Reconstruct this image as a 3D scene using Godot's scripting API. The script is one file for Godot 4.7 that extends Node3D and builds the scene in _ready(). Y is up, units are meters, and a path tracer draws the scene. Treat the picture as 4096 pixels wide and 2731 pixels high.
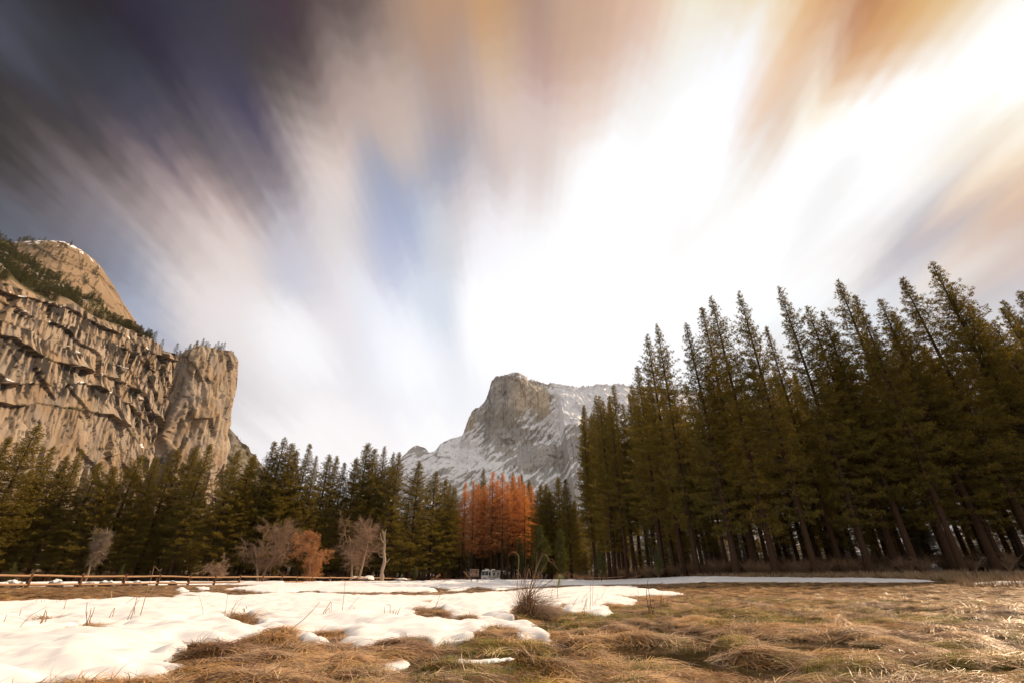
extends Node3D

# ---------------------------------------------------------------- light and camera
const EYE := Vector3(0, 0.7, 0)
const SUN_AZIMUTH := 61.0        # degrees right of the view direction (-Z)
const SUN_HEIGHT := 38.0
# The sky: azimuth, height (degrees) and sRGB colour of the cloud deck where it was read.
const SKY := [
	-63.5,42.0,5,5,7, -60.3,37.0,7,8,11, -58.4,44.3,5,8,14, -53.3,46.9,9,12,45, -56.6,39.9,11,13,18, -57.6,32.3,16,18,21,
	-54.4,28.9,28,29,32, -53.1,35.4,23,23,27, -52.4,41.6,27,47,67, -50.1,50.0,30,36,53, -45.3,54.2,48,47,59, -41.5,56.3,53,34,51,
	-37.5,55.9,24,22,23, -46.9,47.2,70,67,76, -42.9,45.2,20,32,76, -44.3,41.4,19,22,30, -39.6,44.3,23,25,67, -38.2,47.7,29,27,30,
	-38.3,50.0,30,27,28, -35.4,41.5,33,34,40, -49.2,40.0,73,70,88, -53.5,39.8,50,54,67, -49.5,34.0,126,113,116, -46.4,36.8,120,105,113,
	-52.8,31.0,126,116,122, -53.3,28.4,93,105,125, -50.1,29.0,139,136,142, -47.2,29.3,63,88,122, -45.6,32.4,196,182,177, -45.3,26.6,149,160,182,
	-41.6,36.6,183,159,155, -39.3,33.8,218,208,203, -41.7,28.0,220,207,201, -34.5,43.0,169,155,162, -41.2,41.7,142,133,138, -33.0,47.2,214,196,189,
	-29.5,42.1,229,214,204, -31.2,37.8,185,180,189, -26.3,36.5,213,206,204, -32.2,53.2,196,172,164, -28.0,56.6,201,179,169, -34.8,54.6,64,61,66,
	-31.1,58.5,38,33,32, -31.8,59.7,54,39,53, -23.4,60.6,153,128,112, -17.1,62.6,170,134,106, -22.6,53.4,171,152,142, -17.9,50.8,195,180,171,
	-13.4,58.0,151,130,120, -8.5,55.2,180,157,148, -14.6,54.0,163,143,138, -12.1,51.5,130,128,134, -12.4,48.6,134,145,170, -20.0,44.3,151,149,159,
	-17.8,42.1,143,162,197, -19.0,39.3,152,161,189, -24.3,40.9,173,173,182, -18.5,36.7,185,189,210, -12.9,32.0,199,207,219, -12.3,40.2,195,198,205,
	-7.3,44.6,198,188,189, -3.8,49.7,172,162,164, -1.8,52.1,210,190,180, -1.1,58.7,199,176,151, -2.2,62.6,179,134,91, -3.3,39.5,229,228,234,
	-3.1,31.2,240,241,244, -24.7,30.2,218,213,216, -29.7,33.0,184,185,199, -36.5,26.0,216,210,212, -20.2,29.7,213,217,228, -29.0,25.4,231,231,234,
	-15.3,27.0,234,236,242, 5.1,63.3,151,128,116, 3.7,58.7,168,135,133, 14.8,62.3,184,151,128, 15.2,58.8,186,155,136, 27.9,60.1,208,169,141,
	24.8,57.3,204,171,155, 14.8,53.5,214,195,185, 4.2,52.1,203,185,181, 5.7,45.9,185,163,152, 32.2,58.6,221,214,191, 29.7,55.5,229,233,236,
	22.5,52.3,229,230,229, 42.8,55.3,214,188,141, 40.9,52.3,240,259,286, 36.0,49.7,235,234,234, 46.2,52.8,230,217,167, 49.1,52.6,193,122,64,
	52.2,50.8,164,106,34, 54.9,49.0,136,93,30, 51.8,48.3,170,51,37, 54.2,46.2,190,112,43, 47.0,49.5,227,196,156, 57.8,46.3,193,149,98,
	60.8,44.5,216,173,73, 61.2,42.5,231,239,247, 61.7,39.1,262,263,264, 44.1,48.6,207,159,131, 41.4,46.4,199,153,101, 38.7,44.6,182,129,71,
	36.8,42.9,227,225,216, 35.6,45.1,260,280,298, 46.7,46.6,242,258,258, 50.2,45.8,260,262,228, 51.6,42.1,252,263,273, 55.5,39.5,250,252,253,
	38.8,39.0,248,251,256, 26.2,46.7,243,245,249, 17.8,40.8,245,246,250, 31.2,32.6,245,246,250, 10.0,33.6,243,244,247, 44.0,41.6,239,242,251,
	50.1,37.2,238,241,249, 47.5,33.9,250,253,256, 44.2,36.6,223,220,214, 42.3,35.0,226,228,232, 53.2,35.3,218,211,190, 58.1,33.1,237,248,248,
	57.3,31.5,238,205,152, 56.7,29.7,222,171,131, 53.7,32.7,240,215,187, 51.7,30.4,186,182,192, 49.4,29.4,127,127,148, 47.4,29.2,128,138,160,
	54.2,30.1,172,152,147, 55.3,27.3,149,115,105, 53.6,27.2,163,158,155, 45.1,28.3,199,189,185, 42.2,29.0,235,219,206, 51.5,26.1,258,245,233,
	54.1,24.8,226,195,177, 51.2,23.6,143,142,147, 52.9,22.2,150,164,182, 49.5,25.4,243,234,222, 45.0,25.5,187,193,210, 42.5,24.1,216,223,228,
	51.8,19.5,226,222,222, 39.9,28.6,238,247,254, 2.2,40.8,230,231,234, 1.0,36.8,238,239,242, 7.3,42.0,245,249,254, 2.3,44.8,216,207,207,
	9.5,45.7,238,239,240, 3.9,31.2,239,240,243, 15.2,46.3,242,245,249, -20.0,12.0,233,230,232, -8.0,12.0,236,236,238, -24.0,6.0,231,228,230,
	-10.0,5.0,235,234,235, 5.0,8.0,238,240,242, 20.0,15.0,240,241,245, 35.0,12.0,231,230,232, 50.0,10.0,217,214,215, -45.0,10.0,208,204,209,
	-60.0,20.0,138,139,150, -62.0,40.0,81,89,108, 75.0,40.0,242,240,236, 70.0,20.0,208,202,201]

func sky_texture() -> ImageTexture:
	# Wind-drawn clouds: all streaks run level towards -Z, so they are laid out by the angle round that axis and the angle from it.
	var np := SKY.size() / 5
	var pa := PackedFloat32Array(); var pr := PackedFloat32Array(); var pc := PackedVector3Array()
	for i in np:
		var az := deg_to_rad(SKY[i * 5]); var el := deg_to_rad(SKY[i * 5 + 1])
		var d := Vector3(sin(az) * cos(el), sin(el), -cos(az) * cos(el))
		pa.append(atan2(d.x, d.y)); pr.append(acos(-d.z))
		var c := Vector3(SKY[i * 5 + 2], SKY[i * 5 + 3], SKY[i * 5 + 4]) / 255.0
		c = Vector3(pow(c.x, 2.2), pow(c.y, 2.2), pow(c.z, 2.2))
		pc.append(c)
	var GA := 120; var GR := 90
	var grid := PackedVector3Array(); grid.resize((GA + 1) * (GR + 1))
	for j in GR + 1:
		var r := PI * j / GR
		var sr := maxf(sin(minf(r, PI * 0.5)), 0.05)
		for i in GA + 1:
			var a := -PI / 2 + PI * i / GA
			var sum := Vector3(0.545, 0.53, 0.52) * 0.0004; var w := 0.0004
			for k in np:
				var da := (a - pa[k]) * sr / 0.046
				var dr := (r - pr[k]) / 0.072
				var q := da * da + dr * dr
				if q > 160.0: continue
				var e := exp(-q) + 0.012 * exp(-q * 0.12)
				sum += pc[k] * e; w += e
			grid[j * (GA + 1) + i] = sum / w
	var fine := FastNoiseLite.new(); fine.seed = 5; fine.frequency = 1.0; fine.fractal_octaves = 4; fine.fractal_gain = 0.55
	var warp := FastNoiseLite.new(); warp.seed = 9; warp.frequency = 1.0; warp.fractal_octaves = 2
	var W := 2048; var H := 1024
	var data := PackedFloat32Array(); data.resize(W * H * 3)
	for y in H / 2:
		var t := PI * (y + 0.5) / H
		var st := sin(t); var ct := cos(t)
		for x in W:
			var az := TAU * (x + 0.5) / W
			var dx := sin(az) * st; var dz := cos(az) * st   # dz: how far towards -Z
			var a := atan2(dx, ct); var r := acos(clampf(dz, -1, 1))
			var lat := dx / (ct + 0.10); var fwd := dz / (ct + 0.10)
			var n1 := fine.get_noise_2d(lat * 7.0 + 0.12 * fwd, fwd * 0.55)
			var n2 := warp.get_noise_2d(lat * 2.2, fwd * 0.7 + 40.0)
			var ga := clampf((a + n2 * 0.02 + n1 * 0.010 + PI / 2) / PI * GA, 0, GA - 0.001)
			var gr := clampf((r + n2 * 0.03 + n1 * 0.06) / PI * GR, 0, GR - 0.001)
			var i := int(ga); var j := int(gr); var fx := ga - i; var fy := gr - j
			fx = fx * fx * (3 - 2 * fx); fy = fy * fy * (3 - 2 * fy)
			var o := j * (GA + 1) + i
			var c := grid[o].lerp(grid[o + 1], fx).lerp(grid[o + GA + 1].lerp(grid[o + GA + 2], fx), fy)
			c *= 1.0 + 0.14 * n1 * clampf(1.0 - c.y, 0.0, 1.0)
			var p := (y * W + x) * 3
			data[p] = c.x; data[p + 1] = c.y; data[p + 2] = c.z
	var sum := Vector3.ZERO
	for x in W: sum += Vector3(data[((H / 2 - 1) * W + x) * 3], data[((H / 2 - 1) * W + x) * 3 + 1], data[((H / 2 - 1) * W + x) * 3 + 2])
	sum *= 0.3 / W
	for p in range(W * H / 2 * 3, W * H * 3, 3):
		data[p] = sum.x; data[p + 1] = sum.y; data[p + 2] = sum.z
	return ImageTexture.create_from_image(Image.create_from_data(W, H, false, Image.FORMAT_RGBF, data.to_byte_array()))

func light_and_camera() -> void:
	var cam := Camera3D.new(); cam.name = "camera"; cam.position = EYE
	cam.rotation_degrees = Vector3(27.63, 0, 0); cam.fov = 73.757; cam.near = 0.05; cam.far = 20000.0
	add_child(cam); cam.current = true
	var env := Environment.new()
	env.background_mode = Environment.BG_SKY
	var sm := PanoramaSkyMaterial.new(); sm.panorama = sky_texture(); sm.energy_multiplier = 1.0
	var sky := Sky.new(); sky.sky_material = sm; env.sky = sky
	env.background_energy_multiplier = 1.0
	env.tonemap_mode = Environment.TONE_MAPPER_LINEAR
	env.tonemap_exposure = 1.22
	env.sdfgi_enabled = true; env.ssao_enabled = true; env.ssil_enabled = true
	env.fog_enabled = true; env.fog_density = 0.000015; env.fog_light_color = Color(1.0, 0.97, 0.94)
	var we := WorldEnvironment.new(); we.name = "world_environment"; we.environment = env; add_child(we)
	var sun := DirectionalLight3D.new(); sun.name = "sun"
	var az := deg_to_rad(SUN_AZIMUTH); var el := deg_to_rad(SUN_HEIGHT)
	var to_sun := Vector3(sin(az) * cos(el), sin(el), -cos(az) * cos(el))
	add_child(sun); sun.look_at_from_position(to_sun * 100.0, Vector3.ZERO)
	sun.light_color = Color(1.0, 0.87, 0.72); sun.light_energy = 1.6; sun.light_angular_distance = 0.6
	sun.shadow_enabled = true; sun.directional_shadow_max_distance = 6000.0

# ---------------------------------------------------------------- helpers
var rng := RandomNumberGenerator.new()
var M := {}
var taken := {}

func noise(s: int, f: float, octaves := 4, gain := 0.5, kind := FastNoiseLite.TYPE_SIMPLEX_SMOOTH) -> FastNoiseLite:
	var n := FastNoiseLite.new(); n.seed = s; n.frequency = f; n.noise_type = kind; n.fractal_octaves = octaves; n.fractal_gain = gain
	return n

func numbered(called: String) -> String:
	taken[called] = taken.get(called, -1) + 1
	return called if taken[called] == 0 else "%s_%03d" % [called, taken[called]]

func tag(o: Node, label := "", category := "", group := "", kind := "") -> Node:
	if label: o.set_meta("label", label)
	if category: o.set_meta("category", category)
	if group: o.set_meta("group", group)
	if kind: o.set_meta("kind", kind)
	return o

func obj(called: String, mesh: Mesh, m: Material, parent: Node = null) -> MeshInstance3D:
	var o := MeshInstance3D.new(); o.mesh = mesh; o.material_override = m
	if parent:
		o.name = called; parent.add_child(o, true)
	else:
		o.name = numbered(called); add_child(o, true)
	return o

func thing(called: String, label: String, category: String, at := Vector3.ZERO, turn := 0.0, group := "") -> Node3D:
	var o := Node3D.new(); o.name = numbered(called); add_child(o, true)
	o.position = at; o.rotation.y = turn
	tag(o, label, category, group)
	return o

func arrays(v: PackedVector3Array, c := PackedColorArray(), n := PackedVector3Array(), ix := PackedInt32Array()) -> ArrayMesh:
	var a := []; a.resize(Mesh.ARRAY_MAX); a[Mesh.ARRAY_VERTEX] = v
	if c.size(): a[Mesh.ARRAY_COLOR] = c
	if n.size(): a[Mesh.ARRAY_NORMAL] = n
	if ix.size(): a[Mesh.ARRAY_INDEX] = ix
	var m := ArrayMesh.new(); m.add_surface_from_arrays(Mesh.PRIMITIVE_TRIANGLES, a)
	return m

# A sheet of nu x nv points (u runs fastest) with smooth normals; keep, if given, says which quads are drawn.
func sheet(p: PackedVector3Array, c: PackedColorArray, nu: int, nv: int, flip := false, keep := PackedByteArray()) -> ArrayMesh:
	var n := PackedVector3Array(); n.resize(p.size())
	for j in nv:
		var j0 := maxi(j - 1, 0); var j1 := mini(j + 1, nv - 1)
		for i in nu:
			var du := p[j * nu + mini(i + 1, nu - 1)] - p[j * nu + maxi(i - 1, 0)]
			var dv := p[j1 * nu + i] - p[j0 * nu + i]
			var q := du.cross(dv).normalized()
			n[j * nu + i] = -q if flip else q
	var ix := PackedInt32Array(); ix.resize((nu - 1) * (nv - 1) * 6)
	var k := 0
	for j in nv - 1:
		for i in nu - 1:
			var a := j * nu + i
			if keep.size() and not keep[a]: continue
			if flip:
				ix[k] = a; ix[k + 1] = a + 1; ix[k + 2] = a + nu + 1; ix[k + 3] = a; ix[k + 4] = a + nu + 1; ix[k + 5] = a + nu
			else:
				ix[k] = a; ix[k + 1] = a + nu + 1; ix[k + 2] = a + 1; ix[k + 3] = a; ix[k + 4] = a + nu; ix[k + 5] = a + nu + 1
			k += 6
	ix.resize(k)
	return arrays(p, c, n, ix)

func mat(color: Color, rough := 0.9, vertex := false) -> StandardMaterial3D:
	var m := StandardMaterial3D.new()
	m.albedo_color = Color.WHITE if vertex else color.linear_to_srgb()
	m.roughness = rough; m.vertex_color_use_as_albedo = vertex; m.metallic_specular = 0.3
	return m

func noise_texture(s: int, freq: float, lo: Color, hi: Color, size := 512, octaves := 5) -> NoiseTexture2D:
	var t := NoiseTexture2D.new(); t.width = size; t.height = size; t.seamless = true
	t.noise = noise(s, freq, octaves, 0.6)
	var g := Gradient.new(); g.set_color(0, lo); g.set_color(1, hi); t.color_ramp = g
	return t

func bumps(s: int, freq: float, strength: float, size := 512) -> NoiseTexture2D:
	var t := NoiseTexture2D.new(); t.width = size; t.height = size; t.seamless = true
	t.noise = noise(s, freq, 5, 0.6); t.as_normal_map = true; t.bump_strength = strength
	return t

func table(pts: Array, x: float) -> float:
	if x <= pts[0].x: return pts[0].y
	for i in range(1, pts.size()):
		if x <= pts[i].x:
			var t: float = (x - pts[i - 1].x) / (pts[i].x - pts[i - 1].x)
			return lerpf(pts[i - 1].y, pts[i].y, t)
	return pts[-1].y

func sstep(a: float, b: float, x: float) -> float:
	var t := clampf((x - a) / (b - a), 0.0, 1.0)
	return t * t * (3.0 - 2.0 * t)

func col(r: float, g: float, b: float) -> Color: return Color(r, g, b)

# ---------------------------------------------------------------- mountains
# Rock breaks into tilted flat slabs: how far the slab at (x, y) stands out, and a number of its own.
var slab_id := 0.0
func slab(x: float, y: float, w: float, h: float, s: int) -> float:
	var gx := x / w; var gy := y / h
	var ix := floori(gx); var iy := floori(gy)
	var best := 1e9; var bh := 0; var bx := 0.0; var by := 0.0
	for j in range(iy - 1, iy + 2):
		for i in range(ix - 1, ix + 2):
			var k := (i * 374761393 + j * 668265263 + s * 974634777) & 0x7fffffff
			k = ((k ^ (k >> 13)) * 1274126177) & 0x7fffffff
			k = k ^ (k >> 16)
			var dx := gx - i - (k & 255) / 255.0; var dy := gy - j - ((k >> 8) & 255) / 255.0
			var d := dx * dx + dy * dy
			if d < best: best = d; bh = k; bx = dx; by = dy
	var a := ((bh >> 3) & 127) / 63.5 - 1.0; var b := ((bh >> 11) & 127) / 63.5 - 1.0; var c := ((bh >> 17) & 127) / 63.5 - 1.0
	slab_id = ((bh >> 5) & 63) / 31.5 - 1.0
	return a * 0.6 + b * bx * 0.9 + c * by * 0.9

const ROCK_PALE := Color(0.335, 0.275, 0.215)
const ROCK_TAN := Color(0.28, 0.205, 0.135)
const ROCK_GREY := Color(0.22, 0.195, 0.175)
const STAIN := Color(0.034, 0.030, 0.028)
const SNOW := Color(0.90, 0.90, 0.92)
const SCRUB := Color(0.10, 0.088, 0.045)

var slope_points := PackedVector3Array()      # where the cliff-top woods may stand
var rim_points := PackedVector3Array()
var dome_points := PackedVector3Array()
var half_points := PackedVector3Array()
var low_points := PackedVector3Array()
var gully_points := PackedVector3Array()

func arch_cliff() -> void:
	var p0 := Vector2(-700, -480); var dv := (Vector2(-760, -1140) - p0).normalized()
	var nrm := Vector2(-dv.y, dv.x)           # out of the wall, towards the valley
	if nrm.x < 0: nrm = -nrm
	var rim := [Vector2(-300, 330), Vector2(35, 364), Vector2(68, 373), Vector2(115, 382), Vector2(150, 400), Vector2(183, 399), Vector2(211, 403), Vector2(253, 417), Vector2(312, 429), Vector2(362, 433), Vector2(410, 436), Vector2(450, 425), Vector2(520, 420)]
	var lips := [
		[Vector2(-300, 120), Vector2(121, 128), Vector2(189, 152), Vector2(289, 168), Vector2(360, 150), Vector2(430, 120)],
		[Vector2(-300, 190), Vector2(121, 215), Vector2(152, 229), Vector2(189, 239), Vector2(242, 250), Vector2(289, 257), Vector2(334, 251), Vector2(384, 228), Vector2(415, 199), Vector2(450, 130)],
		[Vector2(-300, 215), Vector2(107, 240), Vector2(139, 256), Vector2(182, 268), Vector2(203, 286), Vector2(232, 291), Vector2(274, 296), Vector2(328, 292), Vector2(384, 276), Vector2(417, 263), Vector2(460, 209)],
		[Vector2(-300, 270), Vector2(74, 298), Vector2(107, 292), Vector2(136, 296), Vector2(183, 304), Vector2(219, 313), Vector2(269, 319), Vector2(318, 323), Vector2(371, 314), Vector2(419, 286), Vector2(474, 222)],
		[Vector2(-300, 290), Vector2(63, 317), Vector2(112, 321), Vector2(148, 326), Vector2(184, 330), Vector2(232, 342), Vector2(285, 348), Vector2(336, 347), Vector2(385, 333), Vector2(431, 300), Vector2(480, 250)],
		[Vector2(-300, 305), Vector2(50, 338), Vector2(87, 341), Vector2(123, 352), Vector2(156, 362), Vector2(194, 368), Vector2(242, 378), Vector2(293, 381), Vector2(341, 380), Vector2(385, 368), Vector2(423, 345), Vector2(480, 300)],
		[Vector2(-300, 318), Vector2(43, 351), Vector2(86, 366), Vector2(129, 385), Vector2(173, 390), Vector2(217, 393), Vector2(262, 402), Vector2(298, 404), Vector2(327, 404), Vector2(406, 417), Vector2(480, 410)]]
	var depth := [2.0, 11.0, 9.0, 15.0, 1.5, 4.0, 9.0]
	var big := noise(11, 0.006, 3); var mid := noise(12, 0.022, 4, 0.55); var fine := noise(13, 0.09, 4, 0.6)
	var crack := noise(14, 0.03, 3, 0.55); crack.fractal_type = FastNoiseLite.FRACTAL_RIDGED
	var cell := noise(15, 0.022, 2, 0.5, FastNoiseLite.TYPE_CELLULAR); cell.cellular_return_type = FastNoiseLite.RETURN_CELL_VALUE
	var streak := noise(16, 0.075, 3, 0.55); var tone := noise(17, 0.012, 4)
	var cut := noise(18, 0.02, 3, 0.5); cut.fractal_type = FastNoiseLite.FRACTAL_RIDGED
	var nu := 430; var nv := 330; var nback := 90
	var p := PackedVector3Array(); var c := PackedColorArray()
	p.resize(nu * (nv + nback)); c.resize(nu * (nv + nback))
	for i in nu:
		var s := -160.0 + 680.0 * i / (nu - 1)
		var top := table(rim, s) + 5.0 * mid.get_noise_2d(s * 0.6, 900.0) + 1.5 * fine.get_noise_2d(s, 77.0)
		var yl := []
		for k in lips.size():
			yl.append(minf(table(lips[k], s) + 6.0 * mid.get_noise_2d(s * 0.5, k * 50.0) + 1.5 * fine.get_noise_2d(s * 0.5, k * 31.0), top - 4.0))
		for k in range(1, yl.size()): yl[k] = maxf(yl[k], yl[k - 1] + 7.0)
		var gully := sstep(408.0, 500.0, s)
		for j in nv:
			var t := float(j) / (nv - 1)
			var y := top * t
			var k := 0
			while k < yl.size() and y > yl[k]: k += 1
			var lo: float = yl[k - 1] if k > 0 else 0.0
			var hi: float = yl[k] if k < yl.size() else top + 14.0
			var fr := (y - lo) / maxf(hi - lo, 1.0)
			var d: float = depth[k - 1] if k > 0 else 6.0
			var bend := 1.0 - fr
			var q := s + y * 0.35
			var off := d * (bend * bend * 0.75 + bend * 0.25) * sstep(0.0, 0.035, fr)
			off *= sstep(-0.25, 0.35, big.get_noise_2d(s * 1.6, k * 200.0)) * 0.9 + 0.2
			off += 8.0 * big.get_noise_2d(s, y * 0.6) + 0.4 * mid.get_noise_2d(s, y * 0.4)
			var lean := s + y * 0.18 + 6.0 * mid.get_noise_2d(s * 0.5, y * 0.5)
			off += 5.5 * slab(lean, y + 8.0 * mid.get_noise_2d(s * 0.6 + 90.0, y * 0.6), 60.0, 90.0, 3)
			var sid := slab_id
			off += 1.7 * slab(lean, y, 20.0, 40.0, 5)
			off += 8.0 * slab(s * 0.8 + y * 0.6, y * 0.8 - s * 0.6, 22.0, 90.0, 6) * sstep(210.0, 330.0, s) * (1.0 - gully)
			var cr := crack.get_noise_2d(s * 1.6 + y * 0.25, y * 0.55 + k * 70.0)
			off -= 12.0 * maxf(0.0, cr - 0.55)
			off += 0.55 * fine.get_noise_2d(s, y * 0.5)
			# dihedrals that run down to the right near the gully
			var rib := cut.get_noise_2d((s - 300.0) * 0.9 + (y - 300.0) * 0.45, (s + y) * 0.12)
			off += 3.0 * rib * sstep(230.0, 330.0, s) * (1.0 - gully)
			off -= 420.0 * gully * gully
			off -= (y - top) * -0.10 * -1.0 + 0.0
			var base := p0 + dv * s + nrm * off
			p[j * nu + i] = Vector3(base.x, y - 2.0, base.y)
			# colour: pale granite, tan patches, dark water streaks hanging under each overhang
			var tn := tone.get_noise_2d(s, y)
			var rock := ROCK_PALE.lerp(ROCK_TAN, clampf(0.5 + tn * 1.3, 0, 1)).lerp(ROCK_GREY, clampf(tone.get_noise_2d(s * 1.7 + 500.0, y * 1.7) * 1.5 - 0.1, 0, 0.8))
			rock = rock * (1.0 + 0.13 * sid)
			var st := streak.get_noise_2d(s * 1.25 + y * 0.04, y * 0.10 + k * 33.0)
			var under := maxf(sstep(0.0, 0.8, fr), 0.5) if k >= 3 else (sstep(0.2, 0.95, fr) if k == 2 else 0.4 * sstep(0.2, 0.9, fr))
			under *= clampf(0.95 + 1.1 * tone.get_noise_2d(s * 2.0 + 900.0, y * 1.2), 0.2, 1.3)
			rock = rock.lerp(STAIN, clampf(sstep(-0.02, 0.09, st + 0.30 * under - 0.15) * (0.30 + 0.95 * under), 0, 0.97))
			if k < 2: rock = rock.lerp(STAIN, clampf(sstep(0.25, 0.5, streak.get_noise_2d(s * 0.6, y * 0.02)), 0, 0.35))
			if cr > 0.62: rock = rock.lerp(STAIN, 0.5)
			var ledge := (1.0 if (k in [2, 3, 4] and fr < 0.10) else 0.0) * sstep(0.05, 0.22, mid.get_noise_2d(s * 1.4, k * 300.0))
			if ledge > 0.5: rock = rock.lerp(SCRUB, 0.85)
			var sn := mid.get_noise_2d(s * 1.1 + 700.0, y * 3.0)
			if k >= 2 and fr > 0.02 and fr < 0.14 and sn > 0.42: rock = SNOW
			c[j * nu + i] = rock
		# the wooded slope above the rim
		var back0: Vector3 = p[(nv - 1) * nu + i]
		var kk := lerpf(0.60, 0.12, sstep(230.0, 340.0, s))
		for j in nback:
			var b := 2.0 + 620.0 * pow(float(j) / (nback - 1), 1.5)
			var h := b * kk + (7.0 * mid.get_noise_2d(s, 2000.0 + b * 0.8) + 20.0 * big.get_noise_2d(s * 1.4, 3000.0 + b * 1.4)) * sstep(0, 60, b) * (1.0 - 0.8 * sstep(250.0, 340.0, s))
			var q := Vector3(back0.x - nrm.x * b, back0.y + h, back0.z - nrm.y * b)
			p[(nv + j) * nu + i] = q
			var v := mid.get_noise_2d(s * 0.8, 500.0 + b)
			var cc := ROCK_TAN.lerp(SCRUB, sstep(-0.25, 0.15, v))
			if fine.get_noise_2d(s * 0.35 + b * 0.25, b * 0.9 + 800.0) > 0.30 and b > 60.0: cc = SNOW
			c[(nv + j) * nu + i] = cc
			if b > 4.0 and b < 560.0 and s > -100.0 and s < 345.0: slope_points.append(q)
			if j == 1: rim_points.append(q)
	var o := obj("cliff", sheet(p, c, nu, nv + nback, true), M.rock)
	tag(o, "", "", "", "structure")

func north_dome() -> void:
	var cx := -1526.0; var cz := -1214.0
	var side := Vector2(0.6225, -0.7826)     # to the right, as seen from the meadow
	var prof := [Vector2(0, 1022), Vector2(51, 1021), Vector2(80, 1015), Vector2(106, 1004), Vector2(130, 985), Vector2(167, 941), Vector2(211, 888), Vector2(247, 848), Vector2(283, 805), Vector2(420, 640), Vector2(700, 380)]
	var n1 := noise(21, 0.02, 4, 0.55); var n2 := noise(22, 0.07, 3, 0.6); var st := noise(23, 0.12, 3, 0.6); var tone := noise(24, 0.01, 3)
	var nu := 300; var nv := 170
	var p := PackedVector3Array(); var c := PackedColorArray(); p.resize(nu * nv); c.resize(nu * nv)
	for j in nv:
		var r := 520.0 * pow(float(j) / (nv - 1), 0.9)
		for i in nu:
			var a := TAU * i / (nu - 1)
			var x := cos(a) * r; var z := sin(a) * r
			var lat := x * side.x + z * side.y
			var h := table(prof, r * 1.0) - 42.0
			h -= maxf(0.0, -lat) * 0.42 * (1.0 - 0.35 * sstep(150.0, 300.0, r))
			# exfoliation shells: each layer ends in a low step
			var lay := fposmod(h * 0.0105 + n1.get_noise_2d(x * 0.25, z * 0.25) * 0.8, 1.0)
			var amp := sstep(60.0, 140.0, r)
			var rr := r + amp * (6.0 * (1.0 - lay) * sstep(0.0, 0.10, lay) + 2.5 * n1.get_noise_2d(x, z) + 2.0 * n2.get_noise_2d(x, z))
			p[j * nu + i] = Vector3(cx + cos(a) * rr, h + 2.0 * n2.get_noise_2d(x, z + 99.0), cz + sin(a) * rr)
			var rock := Color(0.23, 0.165, 0.105).lerp(ROCK_TAN, clampf(0.35 + tone.get_noise_2d(x, z) * 1.2, 0, 1))
			rock = rock.lerp(STAIN, clampf(sstep(0.15, 0.5, st.get_noise_2d(a * 220.0, h * 0.03)) * 0.7, 0, 1))
			if lay < 0.06 and amp > 0.5: rock = rock.lerp(STAIN, 0.45)
			var sn := n2.get_noise_2d(x * 0.9, z * 0.9 + 300.0) + n1.get_noise_2d(x * 1.3, z * 1.3 + 50.0)
			var hs := 968.0 - h - maxf(0.0, -lat) * 0.25
			if sn > -0.25 + hs * 0.022 - 0.25 * sstep(0.0, 40.0, -lat): rock = SNOW
			c[j * nu + i] = rock
			if (lat < 20.0 or (lat < 110.0 and h < 890.0)) and h < 985.0 and r > 60: dome_points.append(p[j * nu + i])
	tag(obj("dome_mountain", sheet(p, c, nu, nv, true), M.rock), "", "", "", "structure")

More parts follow.
